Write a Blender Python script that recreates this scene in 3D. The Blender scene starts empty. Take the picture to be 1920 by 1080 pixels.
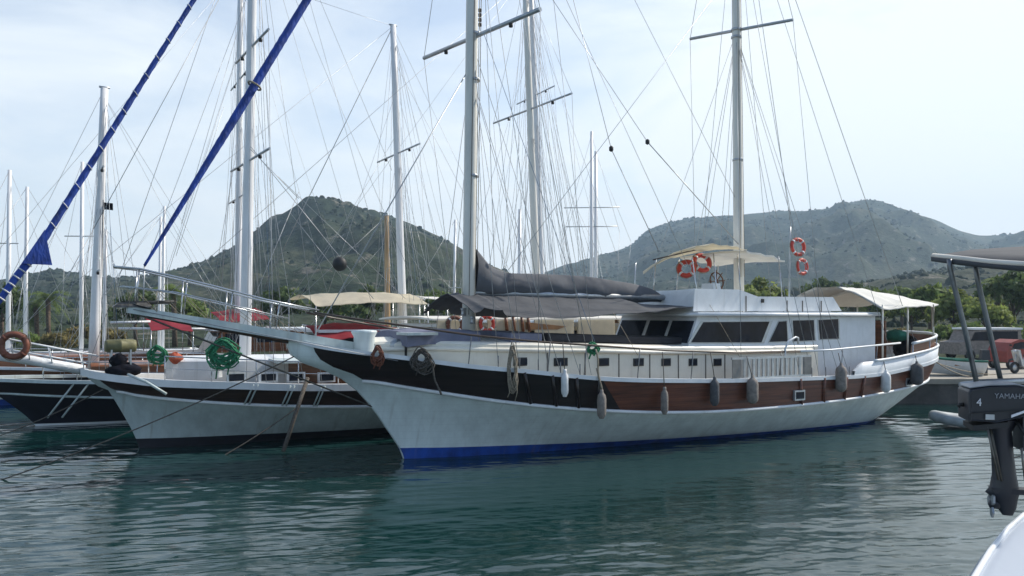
import bpy, math, random
import numpy as np
from mathutils import Vector, noise as mnoise
random.seed(7); rng = np.random.default_rng(11)
R = math.radians
C = bpy.context.scene.collection
scn = bpy.context.scene

# ------------------------------------------------------------------ camera
FPX, HORIZON, CAM_H = 1500.0, 590.0, 3.5       # focal length in photo pixels, horizon row, eye height above the water
cam_d = bpy.data.cameras.new('camera'); cam = bpy.data.objects.new('camera', cam_d); C.objects.link(cam)
cam.location = (0, 0, CAM_H); cam.rotation_euler = (R(90), 0, 0)
cam_d.sensor_width = 36; cam_d.lens = 36 * FPX / 1920; cam_d.shift_y = (HORIZON - 540) / 1920
cam_d.clip_start = 0.1; cam_d.clip_end = 20000
scn.camera = cam
# ------------------------------------------------------------------ sky and sun
SUN_EL, SUN_AZ = 42.0, 66.0                     # azimuth measured clockwise from the view axis (+Y)
w = bpy.data.worlds.new('World'); scn.world = w; w.use_nodes = True
nt = w.node_tree; nt.nodes.clear()
N = lambda t: nt.nodes.new(t)
out = N('ShaderNodeOutputWorld'); bg = N('ShaderNodeBackground'); bg.inputs['Strength'].default_value = 0.1
sky = N('ShaderNodeTexSky'); sky.sky_type = 'NISHITA'; sky.sun_disc = False
sky.sun_elevation = R(SUN_EL); sky.sun_rotation = R(SUN_AZ); sky.air_density = 1.0; sky.dust_density = 0.7; sky.ozone_density = 1.5
tc = N('ShaderNodeTexCoord'); mp = N('ShaderNodeMapping'); mp.inputs['Scale'].default_value = (1.3, 1.3, 4.2)
mp.inputs['Rotation'].default_value = (0.0, R(-9), 0.0); mp.inputs['Location'].default_value = (0.25, 0.1, 0.35)
n1 = N('ShaderNodeTexNoise'); n1.inputs['Scale'].default_value = 1.9; n1.inputs['Detail'].default_value = 7; n1.inputs['Roughness'].default_value = 0.55
n1.inputs['Distortion'].default_value = 0.5
cr = N('ShaderNodeValToRGB'); cr.color_ramp.elements[0].position = 0.34; cr.color_ramp.elements[1].position = 0.66
cr.color_ramp.elements[0].color = (0.36, 0.36, 0.36, 1); cr.color_ramp.elements[1].color = (1, 1, 1, 1)
sep = N('ShaderNodeSeparateXYZ')
grad = N('ShaderNodeMapRange'); grad.inputs['From Min'].default_value = -0.5; grad.inputs['From Max'].default_value = 0.35
grad.inputs['To Min'].default_value = -0.12; grad.inputs['To Max'].default_value = 0.22
elev = N('ShaderNodeMapRange'); elev.inputs['From Min'].default_value = 0.0; elev.inputs['From Max'].default_value = 0.34
elev.inputs['To Min'].default_value = 0.42; elev.inputs['To Max'].default_value = 0.0
ad = N('ShaderNodeMath'); ad.operation = 'ADD'; ad.use_clamp = False
ad2 = N('ShaderNodeMath'); ad2.operation = 'ADD'; ad2.use_clamp = True
mixc = N('ShaderNodeMix'); mixc.data_type = 'RGBA'; mixc.inputs['B'].default_value = (8.7, 9.25, 9.6, 1)
L = nt.links.new
L(tc.outputs['Generated'], mp.inputs['Vector']); L(mp.outputs['Vector'], n1.inputs['Vector']); L(n1.outputs['Fac'], cr.inputs['Fac'])
L(tc.outputs['Generated'], sep.inputs['Vector']); L(sep.outputs['X'], grad.inputs['Value']); L(sep.outputs['Z'], elev.inputs['Value'])
L(cr.outputs['Color'], ad.inputs[0]); L(grad.outputs['Result'], ad.inputs[1]); L(ad.outputs[0], ad2.inputs[0]); L(elev.outputs['Result'], ad2.inputs[1])
back = N('ShaderNodeMapRange'); back.interpolation_type = 'SMOOTHSTEP'; back.inputs['From Min'].default_value = -0.25; back.inputs['From Max'].default_value = 0.45
back.inputs['To Min'].default_value = 0.12; back.inputs['To Max'].default_value = 1.0; L(sep.outputs['Y'], back.inputs['Value'])
high = N('ShaderNodeMapRange'); high.interpolation_type = 'SMOOTHSTEP'; high.inputs['From Min'].default_value = 0.42; high.inputs['From Max'].default_value = 0.9
high.inputs['To Min'].default_value = 1.0; high.inputs['To Max'].default_value = 0.3; L(sep.outputs['Z'], high.inputs['Value'])
mu1 = N('ShaderNodeMath'); mu1.operation = 'MULTIPLY'; mu2 = N('ShaderNodeMath'); mu2.operation = 'MULTIPLY'
L(ad2.outputs[0], mu1.inputs[0]); L(back.outputs['Result'], mu1.inputs[1]); L(mu1.outputs[0], mu2.inputs[0]); L(high.outputs['Result'], mu2.inputs[1])
gain = N('ShaderNodeMix'); gain.data_type = 'RGBA'; gain.blend_type = 'MULTIPLY'; gain.inputs['Factor'].default_value = 1.0; gain.inputs['B'].default_value = (1.46, 1.48, 1.5, 1); L(sky.outputs['Color'], gain.inputs['A']); L(gain.outputs['Result'], mixc.inputs['A']); L(mu2.outputs[0], mixc.inputs['Factor']); L(mixc.outputs['Result'], bg.inputs['Color']); L(bg.outputs['Background'], out.inputs['Surface'])
sun_d = bpy.data.lights.new('sun', 'SUN'); sun_d.energy = 4.2; sun_d.angle = R(0.6); sun_d.color = (1.0, 0.93, 0.82)
sun = bpy.data.objects.new('sun', sun_d); C.objects.link(sun)
sd = Vector((math.sin(R(SUN_AZ)) * math.cos(R(SUN_EL)), math.cos(R(SUN_AZ)) * math.cos(R(SUN_EL)), math.sin(R(SUN_EL))))
sun.rotation_euler = (-sd).to_track_quat('-Z', 'Y').to_euler(); sun.location = sd * 100
scn.view_settings.view_transform = 'Standard'; scn.view_settings.look = 'None'; scn.view_settings.exposure = 0.28; scn.view_settings.gamma = 1.0
scn.cycles.max_bounces = 8; scn.cycles.transparent_max_bounces = 8; scn.cycles.volume_bounces = 0

# ------------------------------------------------------------------ materials
def mat(name, col, rough=0.5, metal=0.0, var=0.12, scale=3.0, stretch=(1, 1, 1), bump=0.0, bscale=None, spec=0.5, seams=None, trans=None, col2=None, streak=0.0):
    m = bpy.data.materials.new(name); m.use_nodes = True; t = m.node_tree; b = t.nodes['Principled BSDF']; l = t.links.new
    b.inputs['Roughness'].default_value = rough; b.inputs['Metallic'].default_value = metal; b.inputs['Specular IOR Level'].default_value = spec
    co = t.nodes.new('ShaderNodeTexCoord'); ma = t.nodes.new('ShaderNodeMapping'); ma.inputs['Scale'].default_value = stretch; l(co.outputs['Object'], ma.inputs['Vector'])
    no = t.nodes.new('ShaderNodeTexNoise'); no.inputs['Scale'].default_value = scale; no.inputs['Detail'].default_value = 6; no.inputs['Roughness'].default_value = 0.62
    l(ma.outputs['Vector'], no.inputs['Vector'])
    ra = t.nodes.new('ShaderNodeValToRGB'); ra.color_ramp.elements[0].position = 0.3; ra.color_ramp.elements[1].position = 0.7
    lo = col2 if col2 else tuple(c * (1 - var * 2) for c in col); hi = col if col2 else tuple(min(1, c * (1 + var)) for c in col)
    ra.color_ramp.elements[0].color = (*lo, 1); ra.color_ramp.elements[1].color = (*hi, 1); l(no.outputs['Fac'], ra.inputs['Fac'])
    colout = ra.outputs['Color']
    if seams:                                    # plank or seam lines across local axis z or x: (axis, spacing, width, darkness)
        ax, sp, wd, dk = seams
        se = t.nodes.new('ShaderNodeSeparateXYZ'); l(co.outputs['Object'], se.inputs['Vector'])
        d = t.nodes.new('ShaderNodeMath'); d.operation = 'DIVIDE'; d.inputs[1].default_value = sp; l(se.outputs[ax], d.inputs[0])
        f = t.nodes.new('ShaderNodeMath'); f.operation = 'FRACT'; l(d.outputs[0], f.inputs[0])
        g = t.nodes.new('ShaderNodeMath'); g.operation = 'LESS_THAN'; g.inputs[1].default_value = wd; l(f.outputs[0], g.inputs[0])
        k = t.nodes.new('ShaderNodeMath'); k.operation = 'MULTIPLY'; k.inputs[1].default_value = dk; l(g.outputs[0], k.inputs[0])
        mx = t.nodes.new('ShaderNodeMix'); mx.data_type = 'RGBA'; l(k.outputs[0], mx.inputs['Factor']); l(colout, mx.inputs['A']); mx.inputs['B'].default_value = (*[c * 0.25 for c in col], 1)
        colout = mx.outputs['Result']
    if streak:                                   # run-down stains: narrow along the hull, long down it, in patches
        m3 = t.nodes.new('ShaderNodeMapping'); m3.inputs['Scale'].default_value = (5, 0.3, 0.35); l(co.outputs['Object'], m3.inputs['Vector'])
        n3 = t.nodes.new('ShaderNodeTexNoise'); n3.inputs['Scale'].default_value = 1.3; n3.inputs['Detail'].default_value = 7; n3.inputs['Roughness'].default_value = 0.7; l(m3.outputs['Vector'], n3.inputs['Vector'])
        r3 = t.nodes.new('ShaderNodeValToRGB'); r3.color_ramp.elements[0].position = 0.56; r3.color_ramp.elements[1].position = 0.74; r3.color_ramp.elements[0].color = (0, 0, 0, 1); r3.color_ramp.elements[1].color = (streak, streak, streak, 1); l(n3.outputs['Fac'], r3.inputs['Fac'])
        m4 = t.nodes.new('ShaderNodeMix'); m4.data_type = 'RGBA'; l(r3.outputs['Color'], m4.inputs['Factor']); l(colout, m4.inputs['A']); m4.inputs['B'].default_value = (0.20, 0.17, 0.12, 1); colout = m4.outputs['Result']
    l(colout, b.inputs['Base Color'])
    if bump:
        n2 = t.nodes.new('ShaderNodeTexNoise'); n2.inputs['Scale'].default_value = bscale or scale * 6; n2.inputs['Detail'].default_value = 4
        l(ma.outputs['Vector'], n2.inputs['Vector'])
        bu = t.nodes.new('ShaderNodeBump'); bu.inputs['Strength'].default_value = bump; bu.inputs['Distance'].default_value = 0.03
        l(n2.outputs['Fac'], bu.inputs['Height']); l(bu.outputs['Normal'], b.inputs['Normal'])
    if trans:
        tr = t.nodes.new('ShaderNodeBsdfTranslucent'); l(colout, tr.inputs['Color'])
        ms = t.nodes.new('ShaderNodeMixShader'); ms.inputs['Fac'].default_value = trans
        l(b.outputs['BSDF'], ms.inputs[1]); l(tr.outputs['BSDF'], ms.inputs[2]); l(ms.outputs['Shader'], t.nodes['Material Output'].inputs['Surface'])
    return m
M = {}
M['hull_white'] = mat('hull_white', (0.70, 0.78, 0.775), 0.36, var=0.09, scale=1.6, stretch=(1.8, 1.8, 0.35), bump=0.06, bscale=3, seams=('Z', 0.17, 0.045, 0.14), streak=0.26)
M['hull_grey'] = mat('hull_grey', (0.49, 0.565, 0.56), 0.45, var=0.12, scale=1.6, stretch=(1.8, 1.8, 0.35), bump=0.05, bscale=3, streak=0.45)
M['white'] = mat('white_paint', (0.74, 0.76, 0.77), 0.4, var=0.06, scale=2.0, bump=0.03, streak=0.22)
M['cream'] = mat('cream_paint', (0.77, 0.74, 0.65), 0.45, var=0.06, scale=1.5, bump=0.03, streak=0.2)
M['mast'] = mat('mast_paint', (0.76, 0.74, 0.67), 0.4, var=0.07, scale=2.0, stretch=(1, 1, 0.3))
M['mast_white'] = mat('mast_white', (0.78, 0.78, 0.78), 0.35, var=0.07, scale=2.0, stretch=(1, 1, 0.3))
M['mast_wood'] = mat('mast_wood', (0.42, 0.27, 0.13), 0.45, var=0.2, scale=3.0, stretch=(1, 1, 0.2))
M['alloy'] = mat('alloy', (0.45, 0.47, 0.49), 0.4, 0.6, var=0.1, scale=6)
M['post_steel'] = mat('post_steel', (0.20, 0.21, 0.22), 0.35, 0.7, var=0.15, scale=8)
M['steel'] = mat('steel', (0.5, 0.51, 0.52), 0.25, 0.95, var=0.05, scale=6)
M['rust_steel'] = mat('weathered_steel', (0.16, 0.15, 0.13), 0.5, 0.7, var=0.3, scale=9)
M['blue_boot'] = mat('blue_boot', (0.012, 0.065, 0.34), 0.5, var=0.3, scale=3, stretch=(1, 1, 0.5), streak=0.35)
M['black_boot'] = mat('black_boot', (0.015, 0.015, 0.022), 0.5, var=0.2, scale=2)
M['wood_dark'] = mat('bulwark_painted_shade', (0.021, 0.012, 0.011), 0.3, var=0.3, scale=2.0, stretch=(0.25, 0.25, 4), seams=('Z', 0.115, 0.07, 0.6))
M['wood_dark2'] = mat('bulwark_brown', (0.042, 0.021, 0.015), 0.3, var=0.3, scale=2.0, stretch=(0.25, 0.25, 4), seams=('Z', 0.115, 0.07, 0.6))
M['wood_red'] = mat('bulwark_red', (0.15, 0.048, 0.025), 0.34, var=0.3, scale=2.0, stretch=(0.35, 0.35, 5), seams=('Z', 0.115, 0.07, 0.75), bump=0.05)
M['wood_brown'] = mat('cabin_wood', (0.20, 0.075, 0.03), 0.35, var=0.25, scale=2.5, stretch=(0.4, 0.4, 5), seams=('Z', 0.1, 0.07, 0.6))
M['navy'] = mat('navy_hull', (0.012, 0.013, 0.022), 0.28, var=0.2, scale=1.5)
M['teak'] = mat('teak_deck', (0.28, 0.19, 0.11), 0.6, var=0.15, scale=3, stretch=(0.3, 3, 3), seams=('Y', 0.07, 0.08, 0.7))
M['rail_wood'] = mat('rail_wood', (0.07, 0.045, 0.03), 0.4, var=0.2, scale=5)
M['glass'] = mat('dark_glass', (0.018, 0.022, 0.034), 0.08, var=0.3, scale=2, spec=0.10)
M['rubber'] = mat('black_rubber', (0.02, 0.02, 0.02), 0.6, var=0.2)
M['seam'] = mat('seam_dark', (0.11, 0.10, 0.09), 0.7)
M['cover'] = mat('grey_canvas', (0.095, 0.10, 0.112), 0.85, var=0.12, scale=2.2, bump=0.35, bscale=5, stretch=(1, 1, 0.6))
M['awning_dark'] = mat('dark_canvas', (0.066, 0.07, 0.078), 0.85, var=0.12, scale=2, bump=0.25, bscale=4)
M['canvas'] = mat('cream_canvas', (0.80, 0.745, 0.61), 0.8, var=0.06, scale=2.5, bump=0.25, bscale=3, trans=0.55)
M['canvas_white'] = mat('white_canvas', (0.82, 0.80, 0.74), 0.8, var=0.04, scale=2.5, bump=0.2, bscale=3, trans=0.25)
M['tan'] = mat('tan_canvas', (0.42, 0.24, 0.12), 0.85, var=0.15, scale=3, bump=0.2, trans=0.4)
M['red_canvas'] = mat('red_canvas', (0.36, 0.028, 0.045), 0.8, var=0.12, scale=2.5, bump=0.25, bscale=4, trans=0.4)
M['blue_canvas'] = mat('blue_canvas', (0.016, 0.06, 0.33), 0.75, var=0.3, scale=6, stretch=(1, 1, .4), bump=0.9, bscale=18)
M['mattress'] = mat('mattress', (0.17, 0.18, 0.25), 0.85, var=0.1, scale=4, bump=0.1)
M['mat_black'] = mat('black_mats', (0.025, 0.024, 0.03), 0.85, var=0.2, scale=4)
M['wire'] = mat('rigging_wire', (0.36, 0.38, 0.40), 0.4, 0.5, var=0.1)
M['rope'] = mat('rope', (0.33, 0.28, 0.21), 0.9, var=0.25, scale=20)
M['rope_dark'] = mat('rope_dark', (0.11, 0.095, 0.08), 0.9, var=0.3, scale=20)
M['rope_green'] = mat('rope_green', (0.03, 0.24, 0.11), 0.8, var=0.3, scale=20)
M['rope_blue'] = mat('rope_blue', (0.12, 0.2, 0.32), 0.8, var=0.2, scale=20)
M['fender_tan'] = mat('fender_tan', (0.24, 0.21, 0.185), 0.85, var=0.2, scale=8, bump=0.3)
M['fender_white'] = mat('fender_white', (0.7, 0.7, 0.69), 0.45, var=0.1, scale=5)
M['fender_grey'] = mat('fender_grey', (0.085, 0.085, 0.09), 0.8, var=0.2, scale=8, bump=0.2)
M['buoy_red'] = mat('buoy_red', (0.62, 0.06, 0.035), 0.5, var=0.1, scale=6)
M['buoy_brown'] = mat('buoy_brown', (0.20, 0.065, 0.035), 0.6, var=0.2, scale=6)
M['net'] = mat('net_mesh', (0.25, 0.24, 0.22), 0.9, var=0.2)
M['green_cloth'] = mat('green_cloth', (0.02, 0.15, 0.10), 0.85, var=0.2, scale=4, bump=0.2)
M['black_cloth'] = mat('black_cloth', (0.012, 0.012, 0.018), 0.95, spec=0.1, var=0.3, scale=4, bump=0.3)
M['olive'] = mat('olive_case', (0.17, 0.16, 0.07), 0.6, var=0.15, scale=5)
M['orange'] = mat('orange_cloth', (0.45, 0.09, 0.04), 0.7, var=0.2)
M['concrete'] = mat('concrete', (0.34, 0.31, 0.26), 0.9, var=0.2, scale=0.8, bump=0.3, bscale=6)
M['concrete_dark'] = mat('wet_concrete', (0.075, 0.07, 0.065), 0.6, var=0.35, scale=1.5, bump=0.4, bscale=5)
M['rock'] = mat('rock', (0.2, 0.18, 0.155), 0.9, var=0.3, scale=2, bump=0.5)
M['bark'] = mat('bark', (0.12, 0.085, 0.06), 0.9, var=0.3, scale=6, bump=0.5)
for nm, c in (('leaf_scrub', (0.03, 0.05, 0.022)), ('leaf_dark', (0.105, 0.15, 0.055)), ('leaf_mid', (0.175, 0.24, 0.07)), ('leaf_light', (0.24, 0.29, 0.08)), ('leaf_dry', (0.24, 0.20, 0.08))):
    M[nm] = mat(nm, c, 0.7, var=0.35, scale=1.2, trans=0.42, spec=0.2)
M['red_paint'] = mat('red_paint', (0.24, 0.03, 0.02), 0.5, var=0.15, scale=4)
M['cowl'] = mat('cowl_paint', (0.02, 0.022, 0.03), 0.4, var=0.12, scale=8)
M['cowl_top'] = mat('cowl_top', (0.34, 0.35, 0.37), 0.4, var=0.1, scale=8)
M['letter'] = mat('lettering', (0.30, 0.31, 0.33), 0.5)
M['letter_white'] = mat('lettering_white', (0.75, 0.75, 0.77), 0.5)
M['gelcoat'] = mat('gelcoat', (0.50, 0.55, 0.62), 0.22, var=0.03, scale=3)
M['grey_rubber'] = mat('grey_hypalon', (0.30, 0.33, 0.34), 0.6, var=0.15, scale=4)

# ------------------------------------------------------------------ mesh helpers
class MB:
    def __init__(s): s.v = []; s.f = []; s.sm = []
    def add(s, vs, fs, smooth=False):
        o = len(s.v); s.v += [tuple(p) for p in vs]; s.f += [tuple(i + o for i in f) for f in fs]; s.sm += [smooth] * len(fs); return s
    def box(s, c, d, taper=1.0, rot=0.0):
        x, y, z = (k / 2 for k in d); vs = []; cs, sn = math.cos(rot), math.sin(rot)
        for dz, k in ((-z, 1), (z, taper)):
            for dx, dy in ((-x, -y), (x, -y), (x, y), (-x, y)):
                px, py = dx * k, dy * k
                vs.append((c[0] + px * cs - py * sn, c[1] + px * sn + py * cs, c[2] + dz))
        return s.add(vs, [(3, 2, 1, 0), (4, 5, 6, 7), (0, 1, 5, 4), (1, 2, 6, 5), (2, 3, 7, 6), (3, 0, 4, 7)])
    def tube(s, pts, r, n=6, caps=True, smooth=True):
        pts = [Vector(p) for p in pts]; m = len(pts); rs = r if isinstance(r, (list, tuple)) else [r] * m
        vs = []; up = None
        for i, p in enumerate(pts):
            d = (pts[min(i + 1, m - 1)] - pts[max(i - 1, 0)])
            if d.length < 1e-9: d = Vector((0, 0, 1))
            d.normalize()
            if up is None: up = Vector((0, 0, 1)) if abs(d.z) < 0.9 else Vector((1, 0, 0))
            a = d.cross(up)
            if a.length < 1e-6: a = d.cross(Vector((0.3, 1, 0.2)))
            a.normalize(); b = a.cross(d).normalized(); up = b
            for k in range(n):
                an = 2 * math.pi * k / n; vs.append(p + (a * math.cos(an) + b * math.sin(an)) * rs[i])
        fs = [(i * n + k, i * n + (k + 1) % n, (i + 1) * n + (k + 1) % n, (i + 1) * n + k) for i in range(m - 1) for k in range(n)]
        s.add(vs, fs, smooth)
        if caps: s.f += [tuple(len(s.v) - m * n + k for k in reversed(range(n))), tuple(len(s.v) - n + k for k in range(n))]; s.sm += [False, False]
        return s
    def grid(s, rows, smooth=True, close=False):
        nr, nc = len(rows), len(rows[0]); vs = [p for r in rows for p in r]
        fs = [(i * nc + j, i * nc + (j + 1) % nc, (i + 1) * nc + (j + 1) % nc, (i + 1) * nc + j) for i in range(nr - 1) for j in range(nc if close else nc - 1)]
        return s.add(vs, fs, smooth)
    def sheet(s, rows, th=0.02, smooth=True):      # a sheet with real thickness, dropped by th in z
        lo = [[(p[0], p[1], p[2] - th) for p in r] for r in rows]
        s.grid(rows, smooth); s.grid([list(reversed(r)) for r in lo], smooth)
        ring = [rows[0], [r[-1] for r in rows], list(reversed(rows[-1])), [r[0] for r in reversed(rows)]]
        for e in ring:
            s.grid([[(p[0], p[1], p[2] - th) for p in e], list(e)], False)
        return s
    def prism(s, poly, axis_vec):                   # polygon of 3D points swept along a vector
        a = Vector(axis_vec); n = len(poly); vs = [Vector(p) for p in poly] + [Vector(p) + a for p in poly]
        return s.add(vs, [tuple(range(n)), tuple(reversed(range(n, 2 * n)))] + [(i, i + n, (i + 1) % n + n, (i + 1) % n) for i in range(n)])
    def lathe(s, c, prof, n=14, axis='z'):
        vs = []
        for r, h in prof:
            for k in range(n):
                a = 2 * math.pi * k / n; p = (r * math.cos(a), r * math.sin(a), h)
                if axis == 'x': p = (h, p[0], p[1])
                if axis == 'y': p = (p[0], h, p[1])
                vs.append((c[0] + p[0], c[1] + p[1], c[2] + p[2]))
        m = len(prof)
        return s.add(vs, [(i * n + k, i * n + (k + 1) % n, (i + 1) * n + (k + 1) % n, (i + 1) * n + k) for i in range(m - 1) for k in range(n)], True)
    def torus(s, c, R_, r, ax=(0, 1, 0), n=28, m=10, wob=0.0, a0=0.0, a1=2 * math.pi):
        ax = Vector(ax).normalized(); u = ax.cross(Vector((0, 0, 1)))
        if u.length < 1e-3: u = Vector((1, 0, 0))
        u.normalize(); v = u.cross(ax)
        full = abs(a1 - a0 - 2 * math.pi) < 1e-6
        pts = []
        for i in range(n + 1):
            a = a0 + (a1 - a0) * i / n
            rr = R_ * (1 + wob * math.sin(3 * a + c[0] * 7))
            pts.append(Vector(c) + (u * math.cos(a) + v * math.sin(a)) * rr)
        return s.tube(pts, r, m, caps=not full)
    def build(s, name, m, parent=None):
        me = bpy.data.meshes.new(name); me.from_pydata([tuple(p) for p in s.v], [], s.f); me.update()
        me.polygons.foreach_set('use_smooth', s.sm); me.materials.append(m)
        o = bpy.data.objects.new(name, me); C.objects.link(o)
        if parent is not None: o.parent = parent
        return o
def tag(o, label, cat, group=None, kind=None):
    if label: o['label'] = label
    if cat: o['category'] = cat
    if group: o['group'] = group
    if kind: o['kind'] = kind
    return o
def part_label(o, label): o['label'] = label; return o
def empty(name, loc=(0, 0, 0), rz=0.0, label=None, cat=None, group=None):
    o = bpy.data.objects.new(name, None); C.objects.link(o); o.location = loc; o.rotation_euler = (0, 0, rz); o.empty_display_size = 0.3
    return tag(o, label, cat, group)
def children(o): return [c for c in C.objects if c.parent == o]
def copy_tree(o, parent=None):
    c = o.copy(); C.objects.link(c)
    if parent is not None: c.parent = parent
    for ch in children(o): copy_tree(ch, c)
    return c
def at(px, py, Y): return Vector(((px - 960) / FPX * Y, Y, CAM_H + (HORIZON - py) / FPX * Y))   # a photo pixel at a known distance
def pchip(xs, ys):
    xs = np.array(xs, float); ys = np.array(ys, float); h = np.diff(xs); d = np.diff(ys) / h; m = np.zeros(len(xs))
    m[0], m[-1] = d[0], d[-1]
    for i in range(1, len(xs) - 1):
        if d[i - 1] * d[i] > 0:
            w1, w2 = 2 * h[i] + h[i - 1], h[i] + 2 * h[i - 1]; m[i] = (w1 + w2) / (w1 / d[i - 1] + w2 / d[i])
    def f(x):
        x = float(min(max(x, xs[0]), xs[-1])); i = min(max(int(np.searchsorted(xs, x)) - 1, 0), len(h) - 1); t = (x - xs[i]) / h[i]
        return float((1 + 2 * t) * (1 - t) ** 2 * ys[i] + t * (1 - t) ** 2 * h[i] * m[i] + t * t * (3 - 2 * t) * ys[i + 1] + t * t * (t - 1) * h[i] * m[i + 1])
    return f
lerp = lambda a, b, t: a + (b - a) * t
sat = lambda t: max(0.0, min(1.0, t))
sstep = lambda t: sat(t) ** 2 * (3 - 2 * sat(t))

# ================================================================== SETTING
# ---- water: one sheet, real waves near the eye, fine ripple in the material
def build_water():
    m = bpy.data.materials.new('sea_water'); m.use_nodes = True; t = m.node_tree; b = t.nodes['Principled BSDF']; l = t.links.new
    b.inputs['Base Color'].default_value = (0.0025, 0.027, 0.0245, 1); b.inputs['Roughness'].default_value = 0.035; b.inputs['IOR'].default_value = 1.45
    b.inputs['Specular IOR Level'].default_value = 1.0
    co = t.nodes.new('ShaderNodeTexCoord'); ma = t.nodes.new('ShaderNodeMapping'); ma.inputs['Scale'].default_value = (1.0, 2.3, 1); ma.inputs['Rotation'].default_value = (0, 0, R(8))
    l(co.outputs['Object'], ma.inputs['Vector'])
    n = t.nodes.new('ShaderNodeTexNoise'); n.inputs['Scale'].default_value = 3.6; n.inputs['Detail'].default_value = 5; n.inputs['Roughness'].default_value = 0.6; n.inputs['Distortion'].default_value = 0.4
    l(ma.outputs['Vector'], n.inputs['Vector'])
    bu = t.nodes.new('ShaderNodeBump'); bu.inputs['Strength'].default_value = 0.14; bu.inputs['Distance'].default_value = 0.03
    l(n.outputs['Fac'], bu.inputs['Height']); l(bu.outputs['Normal'], b.inputs['Normal'])
    nr, na = 920, 500
    rr = np.concatenate([np.linspace(2, 7.8, 40), 8.0 * (48 / 8.0) ** np.linspace(0, 1, nr), [52, 58, 66, 80, 120, 300, 1500, 6000]]); aa = np.radians(np.concatenate([[-62, -52, -46], np.linspace(-42, 42, na - 6), [46, 52, 62]]))
    Rr, A = np.meshgrid(rr, aa, indexing='ij'); X = Rr * np.sin(A); Y = Rr * np.cos(A); Z = np.zeros_like(X)
    r2 = np.random.default_rng(5)
    for k in range(72):
        lam = 0.13 * (1.9 / 0.13) ** (r2.random() ** 1.15); th = R(90 + 10) + r2.normal(0, 0.30); slope = 0.030 * (0.6 + 0.8 * r2.random()) * (1.05 if lam < .7 else .62); amp = slope * lam / 6.283
        kx, ky = math.cos(th) * 2 * math.pi / lam, math.sin(th) * 2 * math.pi / lam
        fade = np.clip((lam / (Rr * 0.0021) - 2.5) / 4, 0, 1)   # waves too short for the mesh spacing die out
        ph = r2.random() * 6.28; ex, ey = r2.normal(0, .35), r2.normal(0, .35)
        grp = 0.55 + 0.45 * np.sin(ex * X + ey * Y + r2.random() * 6.28)     # wave groups
        q_ = kx * X + ky * Y + ph; Z += amp * fade * grp * (np.sin(q_) + .18 * np.sin(2 * q_ + 1.2))
    env = 0.75 + 0.5 * np.sin(X * 0.21 + 1.0 + 0.6 * np.sin(Y * 0.17)) * np.sin(Y * 0.26 + 0.5)
    Z *= np.clip(env, 0.3, 1.4); Z[Rr > 75] = 0
    nR = len(rr); V = np.stack([X, Y, Z], -1).reshape(-1, 3)
    i, j = np.meshgrid(np.arange(nR - 1), np.arange(na - 1), indexing='ij'); q = (i * na + j).ravel()
    F = np.stack([q, q + na, q + na + 1, q + 1], -1)
    nV = len(V); V = np.concatenate([V, np.array([(-3500, -3500, -.3), (3500, -3500, -.3), (3500, 42, -.3), (-3500, 42, -.3)])]); F = np.concatenate([F, [[nV, nV + 1, nV + 2, nV + 3]]])   # sea all round, a hand below the waves
    me = bpy.data.meshes.new('water'); me.vertices.add(len(V)); me.vertices.foreach_set('co', V.ravel())
    me.loops.add(F.size); me.loops.foreach_set('vertex_index', F.ravel().astype(np.int32)); me.polygons.add(len(F)); me.polygons.foreach_set('loop_start', np.arange(0, F.size, 4).astype(np.int32))
    me.update(calc_edges=True); me.polygons.foreach_set('use_smooth', [True] * len(F)); me.materials.append(m)
    # sheet behind and beside the eye, 1 cm lower
    o = bpy.data.objects.new('water', me); C.objects.link(o); tag(o, 'dark teal rippled harbour water', 'water', kind='structure')
build_water()

# ---- terrain: shore, plain and the two hills as one land sheet
ridge_l = pchip([-700, -300, 0, 60, 100, 150, 200, 260, 330, 400, 470, 540, 585, 610, 650, 700, 760, 820, 880, 940, 1000, 1060, 1150, 1250], [560, 545, 527, 516, 508, 514, 520, 518, 507, 482, 446, 403, 380, 377, 386, 399, 417, 441, 474, 508, 528, 545, 565, 585])
ridge_r = pchip([850, 950, 1040, 1100, 1150, 1185, 1215, 1250, 1300, 1400, 1480, 1540, 1580, 1620, 1660, 1700, 1750, 1800, 1850, 1890, 1930, 2000, 2150, 2400, 2900], [560, 535, 506, 488, 474, 459, 432, 420, 410, 401, 394, 396, 384, 379, 385, 398, 412, 432, 443, 441, 431, 415, 420, 450, 500])
foot_r = pchip([900, 1100, 1300, 1450, 1550, 1650, 1720, 1800, 1920, 2100, 2900], [585, 570, 560, 552, 540, 525, 512, 505, 498, 490, 500])
def coast(x):
    return float(np.interp(x, [-400, -60, -16, -6, 8, 16, 20, 60, 300], [52, 45, 44.5, 52, 52, 40, 35, 34, 34]))
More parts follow.
